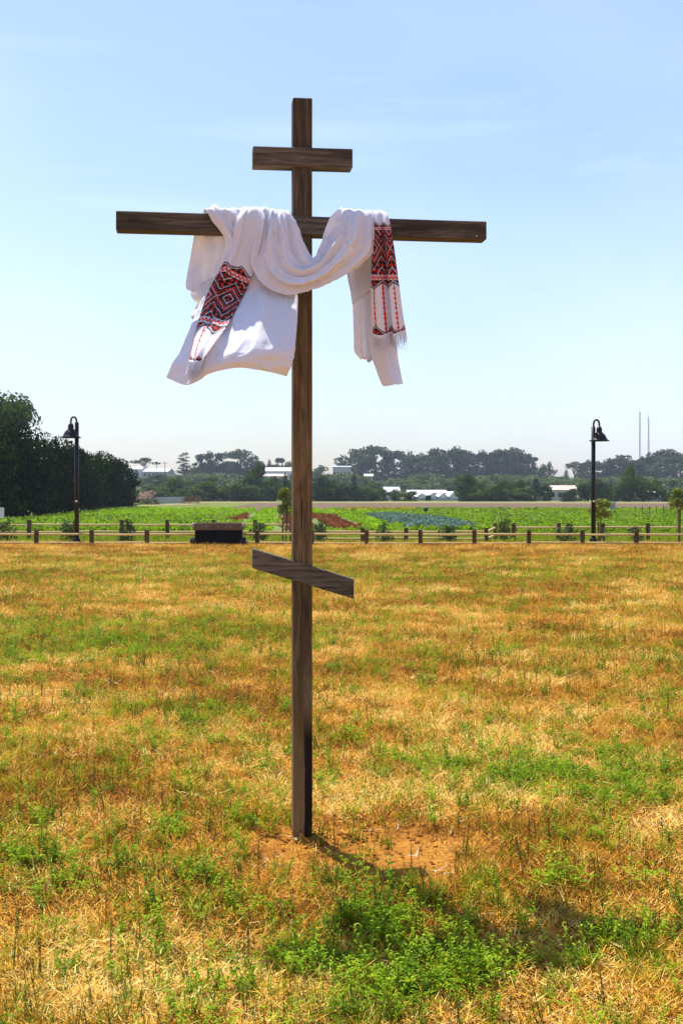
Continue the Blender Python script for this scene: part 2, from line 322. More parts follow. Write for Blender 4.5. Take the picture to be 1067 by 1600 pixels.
def limb_mesh(name, h, r, tips, m, fork=.35):
    parts = [tube_data([(0, 0, -.03), (.01, .0, h * .5), (-.005, .008, h)], [r * 1.25, r * .85, r * .4], 7)]
    for tx, ty, tz in tips:
        z0 = max(.04, min(h * .92, tz * fork + .08)); mid = (tx * .45, ty * .45, z0 + (tz - z0) * .62)
        parts.append(tube_data([(0, 0, z0), mid, (tx, ty, tz)], [r * .55, r * .36, r * .12], 5))
    v, f = merge(parts); return mesh(name, v, f, m, True)
def tpl(kind, leafm, barkm, n, leaf, seed):
    rd = random.Random(seed); bl = []; h = .6
    U = rd.uniform
    if kind == 'round':
        for i in range(15):
            a = U(0, 6.28); z = U(.08, .84); w = math.sin(max(.25, min(1, z * 1.05)) * math.pi) ** .6 * .36; bl.append((math.cos(a) * w * U(.3, 1), math.sin(a) * w * U(.3, 1), z, U(.13, .21), U(.10, .17)))
    elif kind == 'bush':
        for i in range(12):
            a = U(0, 6.28); z = U(.12, .75); w = (1 - z) * .42 + .1; bl.append((math.cos(a) * w * U(.3, 1), math.sin(a) * w * U(.3, 1), z, U(.13, .24), U(.14, .24)))
        h = .3
    elif kind == 'euc':
        for i in range(32):
            a = U(0, 6.28); z = U(.10, .93); w = .36 * math.sin(min(.97, (z + .25) / 1.25) * math.pi) ** .5; bl.append((math.cos(a) * w * U(.2, 1.05), math.sin(a) * w * U(.2, 1.05), z, U(.07, .15), U(.06, .13)))
        h = .8
    elif kind == 'umbrella':
        for i in range(15):
            a = U(0, 6.28); w = U(.0, .42); z = .93 - w * w * 1.1 - U(0, .12); bl.append((math.cos(a) * w, math.sin(a) * w, z, U(.08, .14), U(.05, .09)))
        h = .6
    elif kind == 'cone':
        for i in range(18):
            z = .06 + .9 * (i / 17); w = .38 * (1 - z) ** .8; a = i * 2.4; bl.append((math.cos(a) * w * .45, math.sin(a) * w * .45, z, w * .75 + .05, .085))
        h = .85
    elif kind == 'layer':
        for i in range(16):
            z = .22 + .76 * (i / 15); w = .32 * (1.0 - .55 * abs(z - .6)); a = i * 2.4; bl.append((math.cos(a) * w * .55, math.sin(a) * w * .55, z, U(.10, .16), .035))
        h = .95
    elif kind == 'hedge':
        for i in range(26):
            a = U(0, 6.28); z = U(.08, .93); w = .40 * (1 - max(0, z - .72) * 1.9); bl.append((math.cos(a) * w * U(.45, 1), math.sin(a) * w * U(.45, 1), z, U(.14, .22), U(.07, .13)))
        bl += [(0, 0, .3, .4, .3), (0, 0, .62, .36, .3)]
        h = .5
    pos, nr = blobs_to_leaves(bl, n, .5 if kind != 'hedge' else .3)
    pos[:, 2] = np.maximum(pos[:, 2], .0)
    mn, mxx = np.percentile(pos, 1.5, axis=0), np.percentile(pos, 98.5, axis=0)
    sxy = 1.0 / max(mxx[0] - mn[0], mxx[1] - mn[1]); pos[:, :2] *= sxy
    z1 = mxx[2]; pos[:, 2] /= z1
    cm = leaf_mesh(kind + '_crown', pos, nr, np.full(n, leaf), leafm)
    tips = [(b[0] * sxy * .9, b[1] * sxy * .9, b[2] / z1) for b in rd.sample(bl, min(8, len(bl)))]
    tm = limb_mesh(kind + '_trunk', h, .035 if kind not in ('bush',) else .02, tips, barkm)
    return cm, tm
TP = {}
for s in range(3):
    TP['round', s] = tpl('round', M['tree'], M['bark'], 2200, .085, 10 + s)
    TP['bush', s] = tpl('bush', M['olive'], M['bark'], 1300, .085, 20 + s)
    TP['euc', s] = tpl('euc', M['euc'], M['euc_bark'], 2600, .075, 30 + s)
    TP['umbrella', s] = tpl('umbrella', M['euc'], M['euc_bark'], 1100, .06, 40 + s)
    TP['cone', s] = tpl('cone', M['dark'], M['bark'], 1200, .075, 50 + s)
    TP['hedge', s] = tpl('hedge', M['hedge'], M['bark'], 9000, .045, 60 + s)
    TP['shrub', s] = tpl('bush', M['sage'], M['bark'], 700, .10, 70 + s)
TP['layer', 0] = tpl('layer', M['dark'], M['bark'], 900, .07, 80)
TP['pink', 0] = tpl('bush', M['pinkflower'], M['bark'], 900, .08, 81)
TP['redbush', 0] = tpl('bush', M['redhedge'], M['bark'], 900, .07, 82)
TP['young', 0] = tpl('round', M['young'], M['bark'], 1300, .11, 83)
TP['oak', 0] = tpl('round', M['olive'], M['bark'], 5000, .05, 84)
def tree(name, kind, var, px, top, w, D, label, cat='tree', group=None, base=None, rz=None):
    x = (px - CX) / F * D; z0 = float(height(x, D)) - .08 if base is None else base
    zt = CAMZ - (top - HY) / F * D; wd = w / F * D; h = max(.4, zt - z0)
    t = thing(name, label, cat, (x, D, z0), random.uniform(0, 6.28) if rz is None else rz, group)
    c, k = TP[kind, var]; link('crown', c, t, sc=(wd, wd, h)); link('trunk', k, t, sc=(wd if wd < h * 1.5 else h, wd if wd < h * 1.5 else h, h))
    return t
ORD = ['leftmost', 'second', 'third', 'fourth', 'fifth', 'sixth', 'seventh', 'eighth', 'ninth', 'tenth', 'eleventh', 'twelfth', 'thirteenth', 'fourteenth', 'fifteenth', 'sixteenth', 'seventeenth', 'eighteenth', 'nineteenth', 'twentieth', 'twenty-first', 'twenty-second', 'twenty-third', 'twenty-fourth', 'twenty-fifth', 'twenty-sixth', 'twenty-seventh', 'twenty-eighth', 'twenty-ninth', 'thirtieth', 'thirty-first', 'thirty-second', 'thirty-third', 'thirty-fourth'] + ['thirty-' + q for q in ('fifth', 'sixth', 'seventh', 'eighth', 'ninth')] + ['fortieth'] + ['forty-' + q for q in ('first', 'second', 'third', 'fourth', 'fifth', 'sixth', 'seventh', 'eighth', 'ninth')] + ['fiftieth']
def nth(i, n):
    return 'leftmost' if i == 0 else ('rightmost' if i == n - 1 else ORD[i] + ' from left')
def row(name, lst, D, what, cat='tree', group=None, jit=12, fat=1.3):
    lst = sorted(lst, key=lambda a: a[1])
    for i, (kind, px, top, w) in enumerate(lst):
        tree(name, kind, random.randrange(3), px, top, w * fat, D + random.uniform(-jit, jit), f'{what}, {nth(i, len(lst))}', cat, group)

# tall dark hedge on the left
hl = [(-34, 668, 66, 120), (6, 672, 70, 112), (36, 676, 74, 96), (66, 690, 79, 88), (94, 699, 85, 78), (118, 706, 91, 72), (140, 711, 97, 66), (160, 716, 104, 60), (178, 723, 110, 52), (194, 731, 116, 46)]
hn = ['nearest tree', 'second tree', 'third tree', 'fourth tree', 'fifth tree', 'sixth tree', 'seventh tree', 'eighth tree', 'ninth tree', 'farthest tree']
for i, (px, top, D, w) in enumerate(hl):
    tree('hedge_tree', 'hedge', i % 3, px, top, w, D, f'{hn[i]} of the tall dark hedge at left, counted from the front', 'hedge tree', 'trees of the tall dark hedge')
tree('oak_tree', 'oak', 0, 2, 622, 125, 100, 'big grey green tree rising over the dark hedge at the left edge')
# far ridge, hazy
grove = [('euc', 563, 704, 46), ('euc', 586, 699, 50), ('euc', 615, 706, 42), ('cone', 640, 708, 26), ('cone', 657, 711, 28), ('euc', 676, 706, 34), ('euc', 700, 702, 46), ('umbrella', 724, 704, 26), ('euc', 742, 710, 36), ('euc', 762, 707, 38), ('euc', 782, 705, 36), ('euc', 803, 703, 40), ('euc', 822, 711, 30), ('cone', 833, 720, 18), ('euc', 650, 714, 50), ('euc', 720, 715, 50), ('euc', 790, 712, 60), ('euc', 570, 712, 40)]
row('eucalyptus_tree', grove, 540, 'tall hazy tree in the dense grove behind the white greenhouses', group='trees of the hazy grove')
left = [('umbrella', 226, 716, 36), ('round', 262, 738, 30), ('layer', 287, 708, 15), ('round', 300, 728, 32), ('euc', 313, 711, 18), ('round', 322, 724, 38), ('euc', 336, 708, 30), ('round', 350, 722, 36), ('euc', 376, 705, 42), ('round', 392, 722, 34), ('round', 410, 722, 30), ('cone', 421, 720, 12), ('round', 426, 727, 30), ('round', 452, 724, 26), ('round', 470, 728, 28), ('round', 498, 729, 20), ('round', 512, 732, 22), ('cone', 538, 726, 10)]
TP['layer', 1] = TP['layer', 2] = TP['layer', 0]
row('ridge_tree', left, 520, 'hazy tree on the skyline left of the grove, around the post', group='trees on the left skyline')
right = [('round', 846, 728, 20), ('cone', 858, 724, 18), ('round', 872, 736, 26), ('cone', 884, 735, 12), ('umbrella', 898, 722, 26), ('cone', 906, 729, 16), ('euc', 922, 722, 36), ('euc', 942, 726, 36), ('euc', 958, 718, 34), ('euc', 974, 713, 34), ('euc', 992, 720, 34), ('euc', 1006, 717, 32), ('layer', 1014, 708, 9), ('euc', 1022, 714, 30), ('umbrella', 1041, 703, 42), ('euc', 1040, 716, 54), ('euc', 1062, 714, 40), ('euc', 1082, 712, 44), ('round', 1000, 728, 50), ('round', 950, 732, 50)]
row('ridge_tree', right, 520, 'hazy tree on the right skyline below the two masts', group='trees on the right skyline')
# slope between
mid = [('bush', 232, 752, 44), ('round', 240, 742, 34), ('bush', 262, 754, 46), ('round', 276, 744, 30), ('bush', 300, 742, 50), ('bush', 330, 740, 50), ('bush', 362, 742, 50), ('bush', 390, 744, 44), ('bush', 418, 748, 40), ('bush', 440, 746, 36), ('bush', 516, 742, 34), ('bush', 540, 740, 34), ('bush', 600, 752, 40), ('bush', 630, 748, 44), ('bush', 662, 741, 46), ('bush', 692, 748, 44), ('bush', 716, 747, 40), ('bush', 748, 745, 44), ('bush', 772, 742, 44), ('bush', 800, 744, 42), ('bush', 826, 744, 44), ('bush', 850, 746, 40), ('bush', 876, 750, 40), ('bush', 898, 747, 36), ('bush', 926, 748, 44), ('bush', 955, 746, 44), ('bush', 986, 748, 44), ('bush', 1012, 746, 44), ('bush', 1042, 748, 44), ('bush', 1066, 748, 40)]
mid += [('round', 225, 764, 40), ('bush', 282, 752, 44), ('round', 312, 746, 40), ('bush', 346, 748, 44), ('round', 376, 748, 40), ('round', 404, 742, 36), ('bush', 486, 752, 50), ('round', 560, 746, 40), ('round', 590, 756, 40), ('bush', 648, 756, 44), ('bush', 680, 757, 44), ('bush', 734, 756, 44), ('round', 786, 755, 40), ('round', 864, 757, 40), ('round', 940, 757, 44)]
row('slope_bush', mid, 380, 'soft olive bush on the slope between field trees and skyline', 'bush', 'olive bushes on the slope', 20)
# dark row at the end of the field
near = [('round', 228, 764, 30), ('round', 252, 762, 34), ('round', 284, 762, 34), ('round', 330, 762, 40), ('round', 420, 762, 40), ('round', 442, 764, 30), ('round', 484, 758, 30), ('round', 512, 762, 36), ('round', 546, 762, 34), ('round', 572, 764, 34), ('round', 735, 762, 34), ('round', 772, 762, 34), ('round', 792, 764, 34), ('round', 816, 764, 34), ('bush', 240, 758, 40), ('bush', 268, 757, 44), ('round', 266, 748, 30), ('round', 296, 754, 30), ('round', 318, 754, 32), ('round', 340, 748, 30), ('round', 362, 757, 40), ('round', 384, 760, 36), ('round', 400, 728, 32), ('round', 410, 758, 30), ('round', 430, 747, 26), ('cone', 446, 742, 14), ('round', 456, 752, 28), ('round', 470, 756, 28), ('round', 495, 745, 26), ('round', 507, 746, 16), ('round', 528, 752, 50), ('cone', 553, 744, 16), ('round', 566, 750, 22), ('round', 580, 754, 22), ('round', 600, 764, 20), ('round', 622, 766, 18), ('round', 638, 768, 24), ('round', 726, 742, 26), ('round', 744, 748, 22), ('round', 762, 754, 30), ('round', 778, 752, 20), ('round', 786, 750, 18), ('round', 800, 754, 20), ('round', 808, 751, 18), ('round', 822, 755, 20), ('cone', 837, 750, 24), ('round', 848, 758, 22)]
row('field_tree', near, 222, 'green tree in the row along the far end of the fields', group='trees along the end of the fields', jit=6)
near2 = [('cone', 880, 770, 10), ('round', 888, 766, 16), ('round', 905, 757, 24), ('round', 918, 760, 24), ('round', 936, 750, 26), ('round', 948, 764, 24), ('round', 962, 756, 28), ('round', 978, 755, 26), ('round', 983, 729, 22), ('round', 1006, 746, 32), ('round', 1028, 752, 26), ('round', 1046, 753, 26), ('round', 1064, 750, 28), ('round', 1084, 750, 30)]
row('field_tree', near2, 215, 'dark tree in the close row behind the right lamp post', group='trees behind the right lamp post', jit=5)

# ------------------------------------------------------------------ far buildings, masts, poles
def gable(name, label, px0, px1, eave, ridge, base, D, depth, wallm, roofm, rows=0, cat='building', group=None, z_on=True, endgable=False):
    a, b = at(px0, base, D), at(px1, base, D); w = b.x - a.x; z0 = float(height((a.x + b.x) / 2, D)) - .3
    ze = at(0, eave, D).z - z0; zr = at(0, ridge, D).z - z0
    t = thing(name, label, cat, ((a.x + b.x) / 2, D, z0), 0, group)
    link('wall', mesh('wall', *box_data((0, depth / 2, ze / 2), (w, depth, ze)), wallm), t)
    o = .35; th = .12
    if endgable:
        V = [(-w/2-o, -o, ze), (0, -o, zr), (w/2+o, -o, ze), (-w/2-o, depth+o, ze), (0, depth+o, zr), (w/2+o, depth+o, ze)]; Fc = [(0, 1, 4, 3), (1, 2, 5, 4), (0, 2, 1), (3, 4, 5), (0, 3, 5, 2)]
    else:
        V = [(-w/2-o, -o, ze), (w/2+o, -o, ze), (w/2+o, depth/2, zr), (-w/2-o, depth/2, zr), (-w/2-o, depth+o, ze), (w/2+o, depth+o, ze)]; Fc = [(0, 1, 2, 3), (3, 2, 5, 4), (0, 3, 4), (1, 5, 2), (0, 4, 5, 1)]
    link('roof', mesh('roof', V, Fc, roofm), t)
    for i in range(rows):
        ww = w / rows * .5
        link('window', mesh('window', *box_data((-w / 2 + (i + .5) * w / rows, -.03, ze * .58), (ww, .06, ze * .36)), M['window']), t)
    return t
gable('greenhouse', 'white greenhouse at the left of the row, half hidden by a bush', 641, 668, 772, 765.5, 783, 262, 14, M['tarp'], M['tarp'])
gable('greenhouse', 'white greenhouse with long ridge behind the front row', 660, 698, 770, 765.5, 783, 275, 14, M['tarp'], M['tarp'])
for i, (a, b) in enumerate(((650, 667), (667, 684), (684, 701), (701, 716))):
    gable('greenhouse_tunnel', ['white film greenhouse tunnel, leftmost of the four at the field edge', 'second white film greenhouse tunnel from the left, next to the dark opening', 'third white film greenhouse tunnel from the left', 'rightmost white film greenhouse tunnel beside the tall dark tree'][i], a, b, 778.5, 770 - (2.2 if i == 3 else 0), 783.5, 240, 12, M['tarp'], M['tarp'], cat='greenhouse', group='white greenhouse tunnels', endgable=True)
bx = at(669, 780, 238); tt = thing('storage_box', 'dark square water tank in front of the white greenhouses', 'tank', (bx.x, 238, 0))
link('body', mesh('body', *box_data((0, 0, .5), (.95, .9, 1)), M['black']), tt); link('lid', mesh('lid', *box_data((0, 0, 1.03), (1.05, 1, .06)), M['black']), tt)
gable('shed', 'grey roofed shed left of the white greenhouses', 602, 623, 770, 760.5, 783, 255, 8, M['cream'], M['greyroof'])
gable('barn', 'barn with rust streaked white roof behind trees near right lamp', 858, 901, 765.5, 758, 783, 250, 9, M['cream'], M['rustroof'], 4)
gable('house', 'white warehouse just above the far end of the dark hedge', 196, 222, 733, 727.5, 745, 500, 18, M['white'], M['white'], 0)
gable('house', 'long pale flat warehouse on the left skyline', 224, 262, 737, 731, 748, 490, 20, M['cream'], M['greyroof'], 6)
gable('house', 'long low white house on the skyline left of the post', 415, 458, 736, 730, 745, 470, 14, M['white'], M['white'], 6)
gable('house', 'tan house below the white skyline house left of the post', 412, 446, 744, 740, 752, 420, 10, M['cream'], M['rustroof'], 4)
t = gable('house', 'flat roofed two storey house on the skyline right of the post', 520, 547, 729.5, 727.5, 742, 480, 10, M['cream'], M['greyroof'], 5)
gable('house', 'tiny pale roofed house at the foot of the grove', 570, 582, 744, 740, 752, 430, 8, M['cream'], M['cream'], 2)
for i, (a, b) in enumerate(((978, 1000), (1004, 1022), (1026, 1050))):
    gable('greenhouse', ['white sheeted greenhouse glimpsed through the trees right of the lamp, leftmost', 'white sheeted greenhouse glimpsed through the trees, middle one', 'white sheeted greenhouse glimpsed through the trees, rightmost'][i], a, b, 770, 767, 784, 224, 6, M['tarp'], M['tarp'], cat='greenhouse', group='greenhouses behind the right trees')
def mast(px, top, D, label):
    b = at(px, 735, D); zt = at(px, top, D).z; t = thing('radio_mast', label, 'radio mast', (b.x, D, 0)); parts = []
    for k in range(3):
        a = k * 2.094; parts.append(tube_data([(math.cos(a) * .9, math.sin(a) * .9, 0), (math.cos(a) * .35, math.sin(a) * .35, zt)], [.16, .12], 5))
    link('leg_frame', mesh('leg_frame', *merge(parts), M['mast']), t); br = []
    nseg = 26
    for i in range(nseg):
        z, z2 = zt * i / nseg, zt * (i + 1) / nseg; r1 = .9 - .55 * i / nseg; r2 = .9 - .55 * (i + 1) / nseg
        for k in range(3):
            a, a2 = k * 2.094, (k + 1) * 2.094; br.append(tube_data([(math.cos(a) * r1, math.sin(a) * r1, z), (math.cos(a2) * r2, math.sin(a2) * r2, z2)], .07, 4))
    link('bracing', mesh('bracing', *merge(br), M['mast']), t)
    link('antenna', mesh('antenna', *tube_data([(0, 0, zt - .3), (0, 0, zt + 3)], .08, 5), M['mast']), t)
mast(999, 644, 850, 'taller red and white lattice radio mast on the right skyline'); mast(1012.5, 652, 870, 'shorter lattice radio mast, right of the taller one')
def pole(px, top, D, label):
    x = (px - CX) / F * D; z0 = float(height(x, D)) - .2; zt = at(0, top, D).z - z0
    t = thing('utility_pole', label, 'utility pole', (x, D, z0))
    link('pole', mesh('pole', *tube_data([(0, 0, 0), (0, 0, zt)], [.16, .11], 7), M['bark']), t)
    link('crossarm', mesh('crossarm', *box_data((0, .12, zt - .6), (2.2, .1, .12)), M['bark']), t)
    for sx in (-.9, -.4, .4, .9): link('insulator', mesh('insulator', *tube_data([(sx, .12, zt - .54), (sx, .12, zt - .38)], .05, 5), M['white']), t)
pole(201, 720, 490, 'thin utility pole above the white warehouse on the left'); pole(258, 721, 470, 'utility pole above the long pale warehouse'); pole(245, 723, 500, 'faint utility pole between the umbrella tree and warehouse')
pole(374.5, 741, 240, 'dark utility pole among bushes left of the post'); pole(954, 748, 235, 'utility pole among the trees right of the lamp post')
def palm(px, top, D, label):
    x = (px - CX) / F * D; z0 = float(height(x, D)); zt = at(0, top, D).z - z0
    t = thing('palm_tree', label, 'palm', (x, D, z0), 0, 'two palms on the skyline')
    link('trunk', mesh('trunk', *tube_data([(0, 0, 0), (.15, 0, zt * .5), (0, 0, zt - 1)], [.3, .2, .2], 7), M['bark']), t)
    n = 420; d = rng.normal(size=(n, 3)); d /= np.linalg.norm(d, axis=1, keepdims=True); d[:, 2] = d[:, 2] * .8; pos = d * rng.uniform(.3, 1.25, n)[:, None] + np.array([0, 0, zt - 1.1])
    link('crown', leaf_mesh('palm_crown', pos, np.cross(d, rng.normal(size=(n, 3))), np.full(n, .6), M['palm'], .3), t)
palm(434.5, 715, 480, 'left one of two slim palms on the skyline'); palm(440.5, 715, 480, 'right one of two slim palms on the skyline')

# garden edge at the far left of the field
tree('flower_bush', 'pink', 0, 229, 768, 30, 165, 'pink flowering bush at the far end of the dark hedge', 'bush')
for i, px in enumerate((221, 233, 243)): tree('low_bush', 'shrub', i, px, 779, 14, 160, f'low clipped green bush under the pink flowers, {["leftmost", "middle one", "rightmost"][i]}', 'bush', 'low bushes under the flowers')
for i, px in enumerate((290, 300, 309)): tree('red_bush', 'redbush', 0, px, 775, 13, 172, f'clipped reddish bush right of the picket fence, {["leftmost", "middle one", "rightmost"][i]}', 'bush', 'clipped reddish bushes')
pf = thing('picket_fence', 'weathered white picket fence beyond the field on the left', 'fence', (0, 0, 0))
p0, p1 = gpt(243, 788), gpt(288, 786.5); n = 30; pm = mesh('picket', *box_data((0, 0, .45), (.13, .03, .9)), M['greyroof'])
for i in range(n): q = p0.lerp(p1, i / (n - 1)); link('picket', pm, pf, (q.x, q.y, .05))
rm = mesh('rail', *tube_data([(p0.x, p0.y + .05, .3), (p1.x, p1.y + .05, .3)], .04, 4), M['greyroof']); link('rail', rm, pf); link('rail', rm, pf, (0, 0, .4))

# ------------------------------------------------------------------ field sheets
def poly_sheet(name, pts, z, m):
    tag(link(name, mesh(name, [(gpt(*q).x, gpt(*q).y, z) for q in pts], [tuple(range(len(pts)))], m)), kind='structure')
M['bare'] = simple('bare tilled soil', (.085, .044, .017), (.125, .07, .03), .95, .6); M['paledry'] = simple('dry pale margin', (.20, .17, .05), (.15, .15, .03), .95, .5)
M['redsoil'] = simple('red brown soil', (.24, .11, .06), (.17, .075, .04), .95, 1); M['greenbed'] = simple('green bed', (.08, .14, .015), (.12, .16, .02), .95, 1.5)
poly_sheet('bare_field', [(325, 799), (1250, 800.5), (1250, 787), (400, 786)][::1], .02, M['bare'])
poly_sheet('dry_margin', [(120, 786), (1300, 787), (1300, 783.4), (120, 783.4)], .012, M['paledry'])
poly_sheet('crop_bed', [(-250, 834), (1350, 834), (1300, 797.5), (-150, 795)], .008, M['greenbed'])
poly_sheet('tilled_strip', [(770, 800.5), (935, 804.5), (930, 801), (790, 797.6)], .024, M['redsoil'])
poly_sheet('farm_track', [(640, 801), (800, 801.5), (800, 799), (650, 798.7)], .028, M['paledry'])
poly_sheet('dry_corner', [(195, 792), (290, 790), (330, 787.2), (270, 787.2)], .03, M['paledry'])

# ------------------------------------------------------------------ instanced ground cover
def blade(out, x, y, L_, w, az, lean, curve, seg=3, z0=0, twist=0):
    """tapered, bending strip"""
    V, Fc, K = out; o = len(V); dx, dy = math.cos(az), math.sin(az); px_, py_ = -dy, dx
    r = 0; z = z0; th = lean
    for i in range(seg + 1):
        f = i / seg; ww = w * (1 - f) ** .7 * .5 + .0002; tw = twist * f
        ax, ay = px_ * math.cos(tw) + dx * math.sin(tw), py_ * math.cos(tw) + dy * math.sin(tw)
        V.append((x + dx * r - ax * ww, y + dy * r - ay * ww, z)); V.append((x + dx * r + ax * ww, y + dy * r + ay * ww, z))
        r += math.sin(th) * L_ / seg; z += math.cos(th) * L_ / seg; th += curve / seg
        if z < .003: z = .003 + random.random() * .003
    c = random.random()
    for i in range(seg): a = o + 2 * i; Fc.append((a, a + 1, a + 3, a + 2)); K.append(c)
def leaf(out, c, d, l, w, up=(0, 0, 1), col=None, fold=.25):
    V, Fc, K = out; o = len(V); c = Vector(c); d = Vector(d).normalized(); s = d.cross(Vector(up))
    if s.length < 1e-4: s = Vector((1, 0, 0))
    s.normalize(); n = s.cross(d)
    V += [tuple(c), tuple(c + d * l * .5 + s * w * .5 + n * l * fold), tuple(c + d * l), tuple(c + d * l * .5 - s * w * .5 + n * l * fold)]
    Fc.append((o, o + 1, o + 2, o + 3)); K.append(random.random() if col is None else col)
def stuff_mesh(name, out, m):
    V, Fc, K = out; me = mesh(name, V, Fc, m); a = me.attributes.new('rnd', 'FLOAT', 'FACE'); a.data.foreach_set('value', np.array(K, np.float32)); return me
U = random.uniform
def v_straw():
    o = ([], [], [])
    for i in range(22): blade(o, random.gauss(0, .022), random.gauss(0, .022), U(.025, .08), U(.0016, .0034), U(0, 6.28), U(.1, 1.1), U(.3, 1.7), 3, 0, U(-1, 1))
    return stuff_mesh('straw_tuft', o, M['straw'])
def v_thatch():
    o = ([], [], [])
    for i in range(66):
        a = U(0, 6.28); blade(o, random.gauss(0, .055), random.gauss(0, .055), U(.008, .045) * random.choice((1, 1, 1, 1.8)), U(.0016, .0036), a, U(.9, 1.52), U(-.2, .35), 2, U(.002, .026), U(-1.2, 1.2))
    return stuff_mesh('straw_thatch', o, M['straw'])
def v_grass():
    o = ([], [], [])
    for i in range(18): blade(o, random.gauss(0, .02), random.gauss(0, .02), U(.05, .14), U(.003, .006), U(0, 6.28), U(.05, .7), U(.2, 1.3), 4, 0, U(-.8, .8))
    return stuff_mesh('grass_tuft', o, M['grass'])
def v_clover():
    o = ([], [], [])
    for i in range(30):
        x, y, z = random.gauss(0, .035), random.gauss(0, .035), U(.012, .065); a0 = U(0, 6.28)
        if random.random() < .4: blade(o, x * .6, y * .6, z, .0016, math.atan2(y, x), .4, .1, 2)
        for k in range(3):
            a = a0 + k * 2.09; leaf(o, (x, y, z), (math.cos(a), math.sin(a), U(-.1, .5)), U(.010, .019), U(.007, .012))
    return stuff_mesh('clover_patch', o, M['clover'])
def v_weed():
    o = ([], [], [])
    for s in range(6):
        az, L_, ln = U(0, 6.28), U(.08, .19), U(.1, .7); blade(o, 0, 0, L_, .003, az, ln, .3, 4)
        for k in range(13):
            f = .2 + .8 * k / 12; r, z = math.sin(ln + .12) * L_ * f, math.cos(ln + .12) * L_ * f; a = U(0, 6.28)
            leaf(o, (math.cos(az) * r, math.sin(az) * r, z), (math.cos(a), math.sin(a), U(-.1, .7)), U(.014, .032), U(.006, .012))
    return stuff_mesh('leafy_weed', o, M['clover'])
def v_stalk():
    o = ([], [], [])
    for s in range(random.choice((1, 2, 3))):
        az, L_, ln = U(0, 6.28), U(.09, .23), U(.0, .28); x, y = random.gauss(0, .012), random.gauss(0, .012)
        blade(o, x, y, L_, .0042, az, ln, U(-.1, .3), 4); blade(o, x, y, L_, .0042, az + 1.57, ln * .3, .1, 3)
        for k in range(11):
            f = U(.3, 1); a = U(0, 6.28); leaf(o, (x + math.cos(az) * math.sin(ln) * L_ * f, y + math.sin(az) * math.sin(ln) * L_ * f, L_ * f * math.cos(ln)), (math.cos(a), math.sin(a), U(.4, 1.6)), U(.010, .026), U(.003, .007))
    return stuff_mesh('dead_stalk', o, M['stem'])
def v_deadleaf():
    o = ([], [], [])
    for i in range(2): blade(o, U(-.02, .02), U(-.02, .02), U(.03, .07), U(.004, .009), U(0, 6.28), U(1.25, 1.55), U(-.4, .3), 4, .012, U(-1.5, 1.5))
    return stuff_mesh('dead_leaf', o, M['deadleaf'])
def v_clod():
    bm = bmesh.new(); bmesh.ops.create_icosphere(bm, subdivisions=2, radius=1)
    s = U(0, 9)
    for v in bm.verts: k = .75 + .5 * float(vnoise(v.co.x * 2 + s, v.co.y * 2 + v.co.z * 3 + s)); v.co = Vector((v.co.x * k, v.co.y * k * U(.9, 1.1), v.co.z * k * .7))
    return bm_mesh('soil_clod', bm, M['clod'])
M['clod'] = simple('soil clods', (.36, .15, .03), (.22, .09, .018), .95, 3, spec=.03)
def v_crop(mm, n=22, r=.16, h=.22, l=.16, w=.12):
    def f():
        o = ([], [], [])
        for i in range(n):
            a = U(0, 6.28); q = U(.0, r); leaf(o, (math.cos(a) * q, math.sin(a) * q, U(.0, h * .6)), (math.cos(a), math.sin(a), U(.2, 1.6)), U(.6, 1.2) * l, U(.7, 1.2) * w)
        return stuff_mesh('crop_plant', o, M[mm])
    return f
def scatter(name, label, cat, P, scale, tint, makers, rot=None, tilt=.12):
    n = len(P); col = bpy.data.collections.new(name + '_pieces')
    for mk in makers: col.objects.link(bpy.data.objects.new(name + '_piece', mk()))
    me = bpy.data.meshes.new(name); me.vertices.add(n); me.vertices.foreach_set('co', np.asarray(P, np.float32).ravel())
    def A(k, ty, v): a = me.attributes.new(k, ty, 'POINT'); a.data.foreach_set('vector' if ty == 'FLOAT_VECTOR' else 'value', np.asarray(v, np.float32 if ty != 'INT' else np.int32).ravel())
    rt = np.stack([rng.normal(0, tilt, n), rng.normal(0, tilt, n), rng.uniform(0, 6.283, n)], 1)
    A('rot', 'FLOAT_VECTOR', rt); A('scl', 'FLOAT', scale); A('tint', 'FLOAT', tint); A('pick', 'INT', rng.integers(0, len(makers), n))
    o = link(name, me); tag(o, label, cat, kind='stuff')
    ng = bpy.data.node_groups.new(name + '_scatter', 'GeometryNodeTree'); ng.is_modifier = True
    ng.interface.new_socket('Geometry', in_out='INPUT', socket_type='NodeSocketGeometry'); ng.interface.new_socket('Geometry', in_out='OUTPUT', socket_type='NodeSocketGeometry')
    gi, go = N(ng, 'NodeGroupInput'), N(ng, 'NodeGroupOutput'); ip = N(ng, 'GeometryNodeInstanceOnPoints'); ci = N(ng, 'GeometryNodeCollectionInfo')
    ci.inputs['Collection'].default_value = col; ci.inputs['Separate Children'].default_value = True; ci.inputs['Reset Children'].default_value = True
    ip.inputs['Pick Instance'].default_value = True
    def NA(k, ty): q = N(ng, 'GeometryNodeInputNamedAttribute'); q.data_type = ty; q.inputs['Name'].default_value = k; return [s for s in q.outputs if s.enabled][0]
    l = ng.links.new; l(gi.outputs[0], ip.inputs['Points']); l(ci.outputs[0], ip.inputs['Instance']); l(NA('pick', 'INT'), ip.inputs['Instance Index'])
    er = N(ng, 'FunctionNodeEulerToRotation'); l(NA('rot', 'FLOAT_VECTOR'), er.inputs[0]); l(er.outputs[0], ip.inputs['Rotation']); l(NA('scl', 'FLOAT'), ip.inputs['Scale']); l(ip.outputs[0], go.inputs[0])
    md = o.modifiers.new('scatter', 'NODES'); md.node_group = ng
    return o
